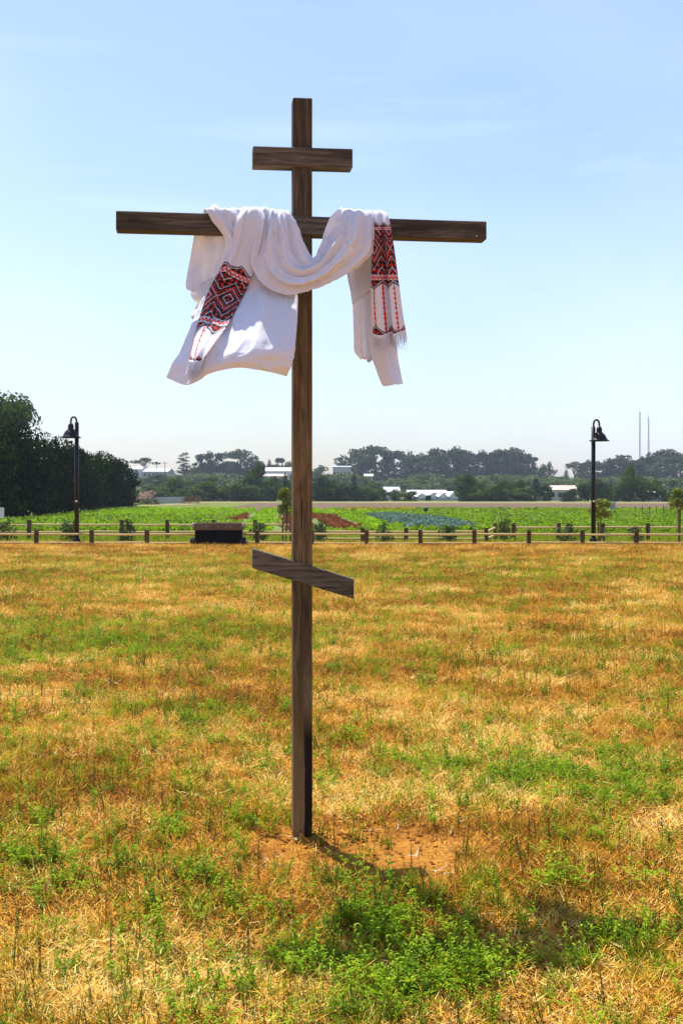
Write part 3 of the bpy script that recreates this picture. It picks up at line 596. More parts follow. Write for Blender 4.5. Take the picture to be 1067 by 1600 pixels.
def field_points(D0, D1, n, power=1.0, margin=1.25):
    """points over the wedge of meadow in front of the viewer, thinning with distance; some spill beyond the frame"""
    u = rng.random(n)
    k = 2 - power; D = (D0 ** k + u * (D1 ** k - D0 ** k)) ** (1 / k)
    x = rng.uniform(-1, 1, n) * (.27 * D * margin + .5); return x, D
def bare_mask(x, y):                                      # trodden soil around the foot of the cross
    d = ((x - XO - .30) / .66) ** 2 + ((y - YO + .16) / .56) ** 2
    return np.clip(1.9 * np.exp(-d) - .35 + (fbm(x * 5, y * 5, 3) - .5) * 1.2, 0, 1)
def green_mask(x, y):
    m = fbm(x * .8 + 3, y * .6 + 8, 4); m2 = fbm(x * 4.2, y * 3.6, 3)
    g_ = np.clip((m * .4 + m2 * .6 - .47) * 4.0, .05, .62)
    def spot(cx, cy, rx, ry, a): return a * np.exp(-((x - cx) / rx) ** 2 - ((y - cy) / ry) ** 2)
    P = lambda px, py: gpt(px, py)
    for px, py, rx, ry, a in ((650, 1440, .34, .2, .7), (560, 1530, .5, .3, .6), (420, 1530, .5, .3, .6), (340, 1320, .3, .25, .55), (900, 1230, .6, .5, .8), (760, 1200, .6, .6, .6), (30, 1005, 2.2, 1.6, 1.3), (70, 1000, 2.4, 1.8, 1.2), (250, 893, 4, 4, 1.0), (420, 872, 3, 5, .9), (600, 885, 4, 5, .9), (760, 895, 3, 3, .8), (900, 875, 4, 5, .6), (60, 880, 3, 5, .5), (540, 865, 12, 5, .5), (700, 1530, .4, .3, .5), (840, 1560, .5, .3, .3), (270, 1440, .35, .3, .35)):
        q = P(px, py); g_ = g_ + spot(q.x, q.y, rx, ry, a)
    for px, py, rx, ry, a in ((120, 1530, .6, .45, 1), (900, 1560, .35, .25, .6), (300, 1050, 2, 2, .4), (150, 1230, .7, .6, .5), (620, 1290, .5, .4, .6), (950, 1350, .5, .5, .5)):
        q = P(px, py); g_ = g_ - spot(q.x, q.y, rx, ry, a)
    return np.clip(g_ * np.clip((fbm(x * 7 + 5, y * 6, 3) - .30) * 3.2, .1, 1.2), 0, .8)
def put(x, y): return np.stack([x, y, height(x, y) - .003], 1)
def sel(x, y, prob):
    k = rng.random(len(x)) < prob; return x[k], y[k]
# dry thatch and tufts
x, y = field_points(3.0, 37.2, 46000, 1.35); bmk = bare_mask(x, y); gm = green_mask(x, y); x, y = sel(x, y, (1 - .96 * bmk) * (1 - .25 * gm))
tn = np.clip((fbm(x * 1.3, y * 1.3, 3) - .5) * 1.8 + .42 + rng.normal(0, .34, len(x)), 0, 1)
scatter('straw_thatch', 'flattened dry straw covering the meadow', 'dry grass', put(x, y), (.8 + .5 * rng.random(len(x))) * (1 + np.clip((y - 8) / 25, 0, 1)), tn, [v_thatch] * 6)
x, y = field_points(3.0, 37.2, 34000, 1.25); bmk = bare_mask(x, y); gm = green_mask(x, y); pt = fbm(x * 3.1 + 9, y * 3.1, 3); x, y = sel(x, y, (1 - .96 * bmk) * (1 - .6 * gm) * np.clip((pt - .36) * 6, .1, 1))
tn = np.clip((fbm(x * .9 + 40, y * .9, 3) - .5) * 1.8 + .45 + rng.normal(0, .32, len(x)), 0, 1)
scatter('dry_grass', 'dry golden grass tufts over the meadow', 'dry grass', put(x, y), (.55 + .6 * rng.random(len(x))) * (1 + .5 * np.clip((y - 8) / 25, 0, 1)), tn, [v_straw] * 7)
x, y = field_points(3.0, 37.5, 56000, 1.15); gm = green_mask(x, y); bmk = bare_mask(x, y); x, y = sel(x, y, (.30 + .75 * gm) * np.clip(.2 + (fbm(x * 2.1 + 50, y * 1.7, 3) - .3) * 3, .15, 1.3) * (1 - .9 * bmk))
tn = np.clip(fbm(x * 1.1 + 70, y * 1.1, 3) * 1.3 - .2 + rng.normal(0, .2, len(x)), 0, 1)
scatter('green_grass', 'green grass tufts growing through the dry meadow', 'grass', put(x, y), (.4 + .6 * rng.random(len(x))) * (1 + .3 * np.clip((y - 8) / 25, 0, 1)), tn, [v_grass] * 7)
x, y = field_points(3.0, 30, 26000, 1.5); gm = green_mask(x, y); bmk = bare_mask(x, y); x, y = sel(x, y, np.clip(gm * .55 - .10, .006, 1) * (1 - .93 * bmk))
scatter('clover', 'low green clover patches in the meadow', 'ground cover', put(x, y), .7 + .7 * rng.random(len(x)), rng.random(len(x)), [v_clover] * 5)
x, y = field_points(3.0, 30, 17000, 1.5); gm = green_mask(x, y); bmk = bare_mask(x, y); x, y = sel(x, y, np.clip(gm * .75 - .02, .09, 1) * (1 - .95 * bmk))
scatter('leafy_weeds', 'leafy green weeds in the meadow', 'weeds', put(x, y), .45 + .6 * rng.random(len(x)), rng.random(len(x)), [v_weed] * 6)
x, y = field_points(3.0, 32, 9000, 1.15); pt = fbm(x * .8 + 20, y * .8, 3); bmk = bare_mask(x, y); x, y = sel(x, y, np.clip((pt - .40) * 6, .08, 1) * (1 - .9 * bmk))
scatter('dead_stalks', 'thin dark upright dead weed stalks in the meadow', 'weeds', put(x, y), .35 + .65 * rng.random(len(x)), rng.random(len(x)), [v_stalk] * 8)
x, y = field_points(3.0, 20, 700, 1.6); scatter('dead_leaves', 'bleached curled dead grass blades lying on the meadow', 'dead leaves', put(x, y), .6 + .7 * rng.random(len(x)), rng.random(len(x)), [v_deadleaf] * 5, tilt=.1)
nC = 900; a = rng.uniform(0, 6.28, nC); r = np.abs(rng.normal(0, .5, nC)); x = XO + .25 + np.cos(a) * r * 1.2; y = YO - .02 + np.sin(a) * r * .6
scatter('soil_clods', 'crumbled soil clods around the foot of the cross', 'soil', put(x, y), .004 + .012 * rng.random(nC) ** 3, rng.random(nC), [v_clod] * 4, tilt=1)
pts = []
for px, py, sx_, n in ((606, 1246, .03, 16), (634, 1262, .025, 16), (594, 1275, .02, 5), (510, 1286, .03, 5), (462, 1312, .02, 3), (500, 1277, .015, 4), (570, 1282, .02, 4), (760, 1275, .06, 5)):
    q = gpt(px, py)
    for k in range(n): pts.append((q.x + random.gauss(0, sx_), q.y + random.gauss(0, sx_)))
pts = np.array(pts); mk_ = M['straw']; M['straw'] = M['paintstraw']
scatter('painted_straw', 'straw flecked with orange marking paint behind the bare soil', 'dry grass', put(pts[:, 0], pts[:, 1]), .3 + .25 * rng.random(len(pts)), rng.random(len(pts)), [v_thatch] * 3); M['straw'] = mk_

# crops: rows all run towards one vanishing point
rd = np.array([(438 - CX) / F, 1.0]); rd /= np.linalg.norm(rd); rp = np.array([rd[1], -rd[0]])
def inside(px, py, poly):
    c = np.zeros(len(px), bool); j = len(poly) - 1
    for i in range(len(poly)):
        xi, yi = poly[i]; xj, yj = poly[j]
        c ^= ((yi > py) != (yj > py)) & (px < (xj - xi) * (py - yi) / (yj - yi + 1e-9) + xi); j = i
    return c
ss = np.arange(-70, 70, .44); al = np.arange(44, 170, .27)
SS, AL = np.meshgrid(ss, al); SS = SS.ravel(); AL = AL.ravel()
bx_ = SS * rp[0] + AL * rd[0] + rng.normal(0, .035, len(SS)); by_ = SS * rp[1] + AL * rd[1] + rng.normal(0, .06, len(SS))
k = (np.abs(bx_) < .30 * by_ + 3); bx_, by_, SS = bx_[k], by_[k], SS[k]
k = rng.random(len(bx_)) < np.clip(75 / by_, .25, 1); bx_, by_, SS = bx_[k], by_[k], SS[k]
PX = CX + bx_ / by_ * F; PY = HY + CAMZ / by_ * F
red = inside(PX, PY, [(349, 819), (374, 806), (404, 806), (383, 822)]) | inside(PX, PY, [(436, 807), (530, 807), (592, 832), (434, 834)])
# light green rows
lr = inside(PX, PY, [(404, 806), (436, 806), (434, 836), (375, 836), (383, 822)]) | inside(PX, PY, [(530, 806), (563, 807), (640, 834), (592, 834)])
cab = inside(PX, PY, [(563, 807.5), (612, 806), (705, 815), (755, 832), (637, 832)])
gap = inside(PX, PY, [(770, 800.5), (935, 804.5), (930, 801), (790, 797.6)]) | inside(PX, PY, [(640, 801), (800, 801.5), (800, 799), (650, 798.7)])
yel = inside(PX, PY, [(530, 801), (540, 798.5), (830, 799.5), (840, 801.5)]) & (rng.random(len(PX)) < .6)
hedge_d = inside(PX, PY, [(-300, 900), (-300, 770), (217, 770), (217, 790), (120, 806), (0, 818)])
frn = (PY > 834)
rows_ = (np.round(SS / .44).astype(int) % 4 != 0) | (rng.random(len(SS)) < .05)
lime = inside(PX, PY, [(100, 812), (200, 800), (260, 795.5), (640, 795.5), (600, 806), (340, 808)]) & ~red & ~lr & ~cab & ~yel
ok = ~(frn | hedge_d | gap) & (PY > 796.4 + np.clip((PX - 330) / 900 * 2.2, -1, 3))
def crop(name, label, mask, mm, sc, **k):
    n = mask.sum(); P = np.stack([bx_[mask], by_[mask], np.full(n, .015)], 1)
    scatter(name, label, 'crops', P, sc * (.75 + .5 * rng.random(n)), np.clip(rng.normal(.45, .25, n), 0, 1), [v_crop(mm, **k)] * 3)
crop('red_lettuce', 'beds of dark red lettuce beyond the fence', ok & red & rows_, 'redlettuce', .75)
crop('green_lettuce', 'bright green lettuce rows between the red beds', ok & lr & rows_, 'lettuce', .75)
crop('cabbage', 'blue green cabbage bed right of the post', ok & cab & rows_, 'cabbage', 1.0)
crop('yellow_flowers', 'streak of yellow flowering crop across the far field', ok & yel, 'yellow', 1.2)
crop('young_crop', 'lime green crop across the middle of the farm field', ok & lime & rows_, 'lettuce', .8)
crop('field_crop', 'green crop filling the rest of the farm field', ok & ~red & ~lr & ~cab & ~yel & ~lime & (rng.random(len(PX)) < .8), 'crop', 1.0)
# rough grass between the two fences
x = rng.uniform(-14, 14, 9000); y = rng.uniform(36.4, 47, 9000)
scatter('verge_grass', 'rough green grass between the two rail fences', 'grass', np.stack([x, y, np.full(len(x), 0)], 1), 1.1 + .8 * rng.random(len(x)), np.clip(rng.normal(.45, .25, len(x)), 0, 1), [v_grass] * 5)

# ------------------------------------------------------------------ rail fences
def timber_mesh(name, w, d, l, m, bev=.004, seg=1):
    bm = bmesh.new(); add_box(bm, (0, 0, l / 2), (w, d, l), bev); return bm_mesh(name, bm, m)
POSTM = {}
def fence(label, xs, D, base, top, rails, extra=None, D2=None):
    t = thing('rail_fence', label, 'fence', ((xs[0] - CX) / F * D, D, 0), 0)
    ox, oy = t.location.x, t.location.y; s = D / F; h = (base - top) * s + .06
    z0 = 0
    key = round(h, 2)
    if key not in POSTM: POSTM[key] = timber_mesh('post', .115, .11, h + .15, M['fpost'], .012)
    pts = []
    for i, px in enumerate(xs):
        d = D if D2 is None else D + (D2 - D) * i / (len(xs) - 1)
        x = (px - CX) / F * d; pts.append((x - ox, d - oy)); o = link('post', POSTM[key], t, (x - ox, d - oy, z0 - .15), (U(-.03, .03), U(-.03, .03), U(-.1, .1)))
    for ry in rails:
        for (x0, y0), (x1, y1) in zip(pts[:-1], pts[1:]):
            z = (base - ry) * s; l = math.hypot(x1 - x0, y1 - y0) + .02
            bm = bmesh.new(); vs = add_box(bm, (0, 0, 0), (.062, .078, l), .024); me = bm_mesh('rail', bm, M['rail'])
            link('rail', me, t, ((x0 + x1) / 2, (y0 + y1) / 2 + .035, z + U(-.012, .012)), (0, R(90) + U(-.005, .005), math.atan2(y1 - y0, x1 - x0)))
    return t
fence('low two rail wooden fence along the near edge of the farm, behind the black cart', [-116, -29, 57, 144, 230, 316, 402, 487, 572, 657, 741, 826, 910, 993, 1078, 1162], 35.8, 853, 831, (835, 848.6))
fence('second two rail fence behind the near one, left of the cross', [-98, -26, 46, 118, 190, 262, 334, 398, 456], 40.2, 846, 817, (822, 833))
fence('short lower two rail fence section right of the cross', [498, 566, 634, 700, 760], 37.9, 848.5, 827.5, (830.5, 841.5))
fence('second two rail fence behind the near one on the right', [774, 802, 872, 942, 1012, 1082, 1150], 39.3, 847, 821.5, (825.5, 837))
bt = thing('fence_brace', 'pair of slanting rails joining the lower fence to the right one', 'fence', (0, 0, 0))
for (a, b) in (((760, 831), (774, 824)), ((760, 842), (774, 836))):
    A, B = at(a[0], a[1], 37.95), at(b[0], b[1], 39.35); link('rail', mesh('rail', *tube_data([A, B], .036, 6), M['rail']), bt)

# ------------------------------------------------------------------ lamp posts
def lamp(px, D, side, top, polet, shade, label):
    x = (px - CX) / F * D; t = thing('lamp_post', label, 'lamp post', (x, D, 0)); s = D / F
    z = lambda py: CAMZ - (py - HY) * s
    zp = z(polet); link('pole', mesh('pole', *tube_data([(0, 0, 0), (0, 0, zp * .5), (0, 0, zp)], [.066, .062, .058], 12), M['metal'], True), t)
    link('base_collar', mesh('base_collar', *lathe_data([(0, .0), (.11, 0), (.11, .16), (.085, .2), (.064, .22)], 14), M['metal'], True), t)
    zt = z(top); zs = z(shade); r = .115; cx = side * .165
    path = [(0, -.02, zp - .25), (0, -.02, zt - r * 2)] + [(cx / 2 - side * .0825 * math.cos(a), -.02, zt - r * 1.2 + r * 1.2 * math.sin(a)) for a in np.linspace(0, math.pi, 11)] + [(cx, -.02, zs + .40)]
    link('gooseneck_arm', mesh('gooseneck_arm', *tube_data(path, .028, 8), M['metal'], True), t)
    sh = link('lamp_shade', mesh('lamp_shade', *lathe_data([(0, .41), (.05, .41), (.075, .36), (.085, .31), (.075, .27), (.105, .23), (.17, .17), (.205, .10), (.235, .04), (.30, .0), (.295, -.008), (.225, .03), (.19, .1), (.1, .2), (0, .22)], 24), M['metal'], True), t, (cx, -.02, zs))
    link('bulb', mesh('bulb', *lathe_data([(0, .02), (.05, .04), (.065, .09), (.04, .15), (0, .2)], 12), M['white'], True), sh)
    link('sticker', mesh('sticker', *box_data((0, -.066, z(783)), (.07, .012, .05)), M['white']), t)
lamp(120.5, 36.2, -1, 651.5, 660, 684, 'dark gooseneck lamp post with bell shade in front of the dark hedge')
lamp(926.5, 36.4, 1, 656, 667, 689, 'dark gooseneck lamp post with bell shade standing clear against the sky on the right')

# ------------------------------------------------------------------ cart
s = 35.2 / F; bx0 = at(341, 853, 35.2); c = thing('cart', 'low black cart with a weathered plank rim parked before the fence', 'cart', (bx0.x, 35.2, 0), R(2))
wd = 78 * s; zb = .06; zt = (853 - 817) * s + .03
bm = bmesh.new(); add_box(bm, (0, .45, zb + .27), (wd - .1, .9, .5), .02); link('body', bm_mesh('body', bm, M['black']), c)
bm = bmesh.new(); add_box(bm, (0, -.05, zt - .11), (wd, .05, .19), .008); link('plank', bm_mesh('plank', bm, M['plank']), c)
bm = bmesh.new(); add_box(bm, (0, .95, zt - .11), (wd, .05, .19), .008); link('plank', bm_mesh('plank', bm, M['plank']), c)
for sx in (-1, 1):
    bm = bmesh.new(); add_box(bm, (sx * (wd / 2 - .028), .45, zt - .115), (.05, .94, .18), .008); link('plank', bm_mesh('plank', bm, M['plank']), c)
    bm = bmesh.new(); add_box(bm, (sx * (wd / 2 - .01), -.06, zt - .06), (.07, .085, .12), .02); link('corner_bracket', bm_mesh('corner_bracket', bm, M['zinc']), c)
    w = link('wheel', mesh('wheel', *[q for q in lathe_data([(0, -.07), (.09, -.07), (.12, -.055), (.135, -.02), (.135, .02), (.12, .055), (.09, .07), (0, .07)], 20)], M['tyre'], True), c, (sx * (wd / 2 + .01), .05, .135), (0, R(90), 0))
    link('hub', mesh('hub', *lathe_data([(0, -.082), (.05, -.082), (.075, -.074), (.075, .074), (.05, .082), (0, .082)], 16), M['zinc'], True), w)
for q in (-.32, .0, .34): link('bolt', mesh('bolt', *tube_data([(q, -.09, zt - .11), (q, -.072, zt - .11)], .016, 8), M['zinc']), c)
bm = bmesh.new(); add_box(bm, (wd * .37, -.085, zt - .13), (.045, .02, .17), .004); link('latch', bm_mesh('latch', bm, M['plank']), c)
link('axle', mesh('axle', *tube_data([(-wd / 2, .05, .135), (wd / 2, .05, .135)], .025, 8), M['black']), c)
for sx in (-.4, .4): link('tow_bar', mesh('tow_bar', *tube_data([(sx, .9, .12), (0, 1.7, .12)], .03, 6), M['black']), c)

# sign at the far left edge
sp_ = at(2, 820, 43); sg = thing('sign', 'small white sign on a red post cut off by the left edge', 'sign', (sp_.x, 43, 0))
link('post', mesh('post', *box_data((-.06, .03, .6), (.05, .05, 1.2)), M['red']), sg); link('board', mesh('board', *box_data((.0, 0, .82), (.22, .02, .36)), M['white']), sg)
# bin and small shed in the field
q = gpt(665, 806); b = thing('field_bin', 'small dark bin standing in the crops above the cabbages', 'bin', (q.x, q.y, .1)); b.scale = (.45, .45, .5)
link('body', mesh('body', *lathe_data([(0, 0), (.24, 0), (.3, .75), (.3, .78), (0, .78)], 14), M['greenbin']), b); link('lid', mesh('lid', *lathe_data([(.32, .78), (.33, .82), (.2, .9), (0, .92)], 14), M['greenbin'], True), b)
q = gpt(955.5, 801); b = thing('field_shed', 'small white roofed box right of the lamp post sapling', 'box', (q.x, q.y, 0)); b.scale = (.7, .7, .8)
link('body', mesh('body', *box_data((0, 0, .45), (.55, .6, .9)), M['greyroof']), b); link('roof', mesh('roof', *box_data((0, 0, .96), (.75, .8, .12)), M['white']), b)
tree('crop_shrub', 'shrub', 1, 960, 799, 7, 78, 'tiny dark shrub in the crop right of the lamp post sapling', 'bush', base=0)
for i in range(9):
    q = gpt(992 + i * 11, 812 - i * .6); o = link('vine_stake', mesh('vine_stake', *tube_data([(0, 0, 0), (0, 0, .75)], .022, 5), M['stake']), None, (q.x, q.y, 0))
    tag(o, f'thin stake in the field at the right, {nth(i, 9)}', 'stake', 'stakes in the right field')

# ------------------------------------------------------------------ shrubs and saplings by the fences
sh = [(12, 815, 22), (108, 814, 22), (202, 813, 20), (401, 817, 20), (500, 814, 22), (598, 818, 20), (697, 821, 20), (788, 808, 18), (886, 819, 26), (988, 823, 20)]
for i, (px, top, w) in enumerate(sh):
    tree('young_shrub', 'shrub', i % 3, px, top, w * 1.3, 37.3, f'young green shrub planted between the fences, {nth(i, len(sh))}', 'shrub', 'young shrubs between the fences', base=-.02)
def sapling(px, top, cb, w, D, stakes, label):
    x = (px - CX) / F * D; s = D / F; t = thing('sapling', label, 'sapling', (x, D, 0)); zt = CAMZ - (top - HY) * s; zc = CAMZ - (cb - HY) * s
    link('crown', TP['young', 0][0], t, (0, 0, zc), (0, 0, U(0, 6)), (w * s, w * s, zt - zc))
    link('trunk', mesh('trunk', *merge([tube_data([(0, 0, 0), (.02, 0, zc), (0, 0, zt * .93)], [.022, .016, .006], 7)] + [tube_data([(0, 0, zc + k * .12), (math.cos(k * 2.2) * w * s * .3, math.sin(k * 2.2) * w * s * .3, zc + k * .12 + .25)], [.008, .003], 5) for k in range(6)]), M['bark'], True), t)
    for sx, zz in stakes: link('stake', mesh('stake', *tube_data([(sx * s, -.03, 0), (sx * s, -.03, CAMZ - (zz - HY) * s)], .03, 7), M['stake']), t)
    if len(stakes) > 1: link('tie', mesh('tie', *tube_data([(stakes[0][0] * s, -.03, zc * .8), (0, -.05, zc * .82), (stakes[1][0] * s, -.03, zc * .8)], .012, 5), M['black']), t)
sapling(447, 764, 810, 26, 36.9, [(-5, 808), (7, 806)], 'staked yellow green sapling just left of the cross post')
sapling(937, 781, 814, 34, 36.6, [(5.5, 823), (-3, 815)], 'staked light green sapling beside the right lamp post')
sapling(1061, 764, 800, 34, 36.2, [(-2, 796)], 'staked bright sapling cut off by the right edge')

# ------------------------------------------------------------------ the cross
TH = R(7.0); EX = Vector((math.cos(TH), math.sin(TH), 0)); EY = Vector((-math.sin(TH), math.cos(TH), 0)); ORG = Vector((XO, YO, 0))
cross = thing('wooden_cross', 'tall weathered wooden cross with three bars standing in the meadow', 'cross', ORG, TH)
def loc(px, py, yl):
    d = Vector(((px - CX) / F, 1, -(py - HY) / F)); c = Vector((0, 0, CAMZ)); tt = (yl - EY.dot(c - ORG)) / EY.dot(d); w = c + d * tt - ORG
    return Vector((EX.dot(w), yl, w.z))
SEC = .084; FR = -.012
def timber(name, m, w, d, l, bev=.0035):
    bm = bmesh.new(); add_box(bm, (0, 0, 0), (w, d, l), bev)
    es = [e for e in bm.edges if abs((e.verts[0].co - e.verts[1].co).z) > l * .5]
    bmesh.ops.subdivide_edges(bm, edges=es, cuts=24, use_grid_fill=True)
    for v in bm.verts:
        a = float(fbm(v.co.z * 3 + w * 100, v.co.x * 20 + 5, 3)) - .5; v.co.x += a * .002; v.co.y += (float(fbm(v.co.z * 3.3 + 40, v.co.y * 20, 3)) - .5) * .002
    return bm_mesh(name, bm, m)
zt = loc(474, 152.5, 0).z
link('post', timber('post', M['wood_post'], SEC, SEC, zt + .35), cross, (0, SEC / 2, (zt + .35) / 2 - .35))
cross.children[0].data.transform(Matrix.Translation((0, 0, (zt + .35) / 2 - .35))); cross.children[0].location.z = 0
def bar(name, a, b, h, m):
    A, B = loc(*a, FR), loc(*b, FR); l = B.x - A.x
    me = timber(name, m, h, SEC, l)
    sl = (B.z - A.z) / l
    me.transform(Matrix.Rotation(R(90), 4, 'Y')); o = link(name, me, cross, ((A.x + B.x) / 2, FR + SEC / 2, (A.z + B.z) / 2))
    return o, sl
# meshes lie along local z for the grain, so turn the object instead of the mesh
def bar(name, a, b, h, m):
    A, B = loc(*a, FR), loc(*b, FR); l = B.x - A.x; me = timber(name, m, h, SEC, l); sl = (B.z - A.z) / l
    for v in me.vertices: v.co.x -= v.co.z * sl                # plumb-cut ends on a slanting bar
    return link(name, me, cross, ((A.x + B.x) / 2, FR + SEC / 2, (A.z + B.z) / 2), (0, R(90), 0))
bar('title_bar', (395.5, 243), (551, 247.5), SEC, M['wood_bar'])
bar('main_bar', (181.5, 344), (760, 360), .081, M['wood_bar'])
bar('foot_bar', (395, 872.5), (553, 920.5), .086, M['wood_bar'])
for px, py in ((744, 369),):
    q = loc(px, py, FR - .001); link('nail', mesh('nail', *tube_data([(0, 0, 0), (0, -.003, 0)], .004, 8), M['zinc']), cross, q)

# ------------------------------------------------------------------ the draped cloth
def clothmat(name, colattr):
    m, t, p = mat(name); col = None
    if colattr:
        a = N(t, 'ShaderNodeAttribute'); a.attribute_name = 'stitch'; col = a.outputs['Color']
    else:
        n = noise(t, 9, mapping(t, (1, 1, 1)), 4); r = ramp(t, [(.3, (.89, .91, .985)), (.7, (.86, .88, .95))], n.outputs['Fac']); col = r.outputs[0]
    t.links.new(col, p.inputs['Base Color']); p.inputs['Roughness'].default_value = .9; p.inputs['Specular IOR Level'].default_value = .15
    p.inputs['Sheen Weight'].default_value = .1
    tr = N(t, 'ShaderNodeBsdfTranslucent'); t.links.new(col, tr.inputs['Color']); ms = N(t, 'ShaderNodeMixShader'); ms.inputs[0].default_value = .22
    o = t.nodes['Material Output']; t.links.new(p.outputs[0], ms.inputs[1]); t.links.new(tr.outputs[0], ms.inputs[2]); t.links.new(ms.outputs[0], o.inputs['Surface'])
    wv = noise(t, 900, mapping(t, (1, 1, 1)), 2); w2 = noise(t, 26, mapping(t, (1, 1, 1)), 5, .6, .4)
    b1 = N(t, 'ShaderNodeBump'); b1.inputs['Strength'].default_value = .4; b1.inputs['Distance'].default_value = .004; t.links.new(w2.outputs['Fac'], b1.inputs['Height'])
    b2 = N(t, 'ShaderNodeBump'); b2.inputs['Strength'].default_value = .3; b2.inputs['Distance'].default_value = .0006; t.links.new(wv.outputs['Fac'], b2.inputs['Height'])
    t.links.new(b1.outputs[0], b2.inputs['Normal']); t.links.new(b2.outputs[0], p.inputs['Normal']); t.links.new(b1.outputs[0], tr.inputs['Normal'])
    return m
M['linen'] = clothmat('white linen', False); M['embro'] = clothmat('embroidered linen', True)
def cr1(C, n):
    """Catmull-Rom along axis 0"""
    C = np.asarray(C, float); m_ = len(C); P = np.concatenate([[2 * C[0] - C[1]], C, [2 * C[-1] - C[-2]]]); u = np.linspace(0, m_ - 1, n); i = np.minimum(u.astype(int), m_ - 2); f = (u - i).reshape((-1,) + (1,) * (C.ndim - 1))
    a, b, c, d = P[i], P[i + 1], P[i + 2], P[i + 3]
    return .5 * (2 * b + (c - a) * f + (2 * a - 5 * b + 4 * c - d) * f ** 2 + (3 * b - a - 3 * c + d) * f ** 3)
def sheet(name, parent, rows_px, nr, nc, m, fold=None, thick=.0022, stitch=None):
    C = np.array([[tuple(loc(*q)) for q in r] for r in rows_px]); G = cr1(C, nr); G = np.swapaxes(cr1(np.swapaxes(G, 0, 1), nc), 0, 1)
    if fold is not None:
        du = np.gradient(G, axis=1); dv = np.gradient(G, axis=0); nn = np.cross(dv, du); nn /= np.linalg.norm(nn, axis=2, keepdims=True) + 1e-9
        s = np.sign(-nn[..., 1].mean()); nn *= s
        Uu, Vv = np.meshgrid(np.linspace(0, 1, nc), np.linspace(0, 1, nr)); G = G + nn * fold(Uu, Vv)[..., None]
    i0 = (np.arange(nr - 1)[:, None] * nc + np.arange(nc - 1)[None, :]); f = np.stack([i0, i0 + 1, i0 + nc + 1, i0 + nc], -1).reshape(-1, 4)
    me = mesh(name, G.reshape(-1, 3), [tuple(int(z) for z in q) for q in f], m, True)
    if stitch is not None:
        a = me.attributes.new('stitch', 'FLOAT_COLOR', 'FACE'); a.data.foreach_set('color', np.concatenate([stitch, np.ones(stitch.shape[:2] + (1,))], 2).astype(np.float32).ravel())
    o = link(name, me, parent); md = o.modifiers.new('thickness', 'SOLIDIFY'); md.thickness = thick; md.offset = 0
    return o, G
cloth = thing('draped_cloth', 'long white linen cloth with red and black embroidered ends draped over the main bar', 'cloth', ORG, TH)
def wr(a, sx, sy, k=0): return lambda u, v: a * (fbm(u * sx + k, v * sy + k * 2, 4) - .5)
def ridge(u, c, w): return np.exp(-((u - c) / w) ** 2)
# hanging panel that billows towards the viewer below the bar
Xr = lambda xs, y, yl: [(x, (y if not hasattr(y, '__len__') else y[i]), (yl if not hasattr(yl, '__len__') else yl[i])) for i, x in enumerate(xs)]
panel = [Xr((316, 332, 350, 368, 384, 400), 362, .10), Xr((318, 334, 352, 369, 385, 401), (333, 331, 331, 332, 332, 333), .075),
         Xr((322, 338, 354, 370, 386, 402), (330, 327, 328, 329, 328, 330), -.016), Xr((336, 348, 362, 376, 390, 408), 350, (-.022, -.036, -.026, -.036, -.03, -.03)),
         Xr((352, 362, 374, 388, 402, 420), 378, (-.024, -.038, -.03, -.035, -.03, -.03)), Xr((338, 355, 374, 394, 416, 440), 425, (-.02, -.035, -.02, -.03, -.02, -.015)),
         Xr((321, 346, 374, 404, 434, 463), (462, 462, 462, 460, 458, 457), (-.03, -.05, -.05, -.06, -.04, -.02)), Xr((304, 335, 368, 400, 432, 464), 500, (-.13, -.20, -.24, -.26, -.22, -.15)),
         Xr((286, 322, 358, 392, 426, 459), (543, 545, 545, 543, 543, 545), (-.28, -.37, -.41, -.42, -.38, -.28)), Xr((270, 308, 340, 376, 414, 453), (572, 578, 566, 562, 566, 570), (-.33, -.42, -.45, -.46, -.42, -.32)),
         Xr((260, 297, 326, 370, 412, 448), (590, 603, 584, 574.5, 579, 588), (-.33, -.42, -.44, -.45, -.41, -.31))]
def pf_(u, v):
    d = .010 * ridge(u, .18 + .05 * v, .05) * np.clip(1 - v * 1.5, 0, 1) - .008 * ridge(u, .30 + .08 * v, .04) * np.clip(1 - v * 1.5, 0, 1)
    d = d + .016 * ridge(u - .25 * (v - .6), .62, .06) * np.clip((v - .45) * 4, 0, 1) * np.clip((.9 - v) * 5, 0, 1) + .014 * ridge(u + .2 * (v - .6), .30, .07) * np.clip((v - .5) * 4, 0, 1)
    fz = 1 - np.abs(fbm(u * 16 + v * 9, v * 20 - u * 5, 2) - .5) * 3
    d = d + .0025 * np.clip(fz, 0, 1) ** 3
    cz = 1 - np.abs(fbm(u * 5 + v * 2, v * 8 - u * 3 + 11, 3) - .5) * 2.8
    return d + .016 * (fbm(u * 6 + 3, v * 9 + 1, 4) - .5) + .007 * np.clip(cz, 0, 1) ** 3
sheet('hanging_panel', cloth, panel, 150, 100, M['linen'], pf_)
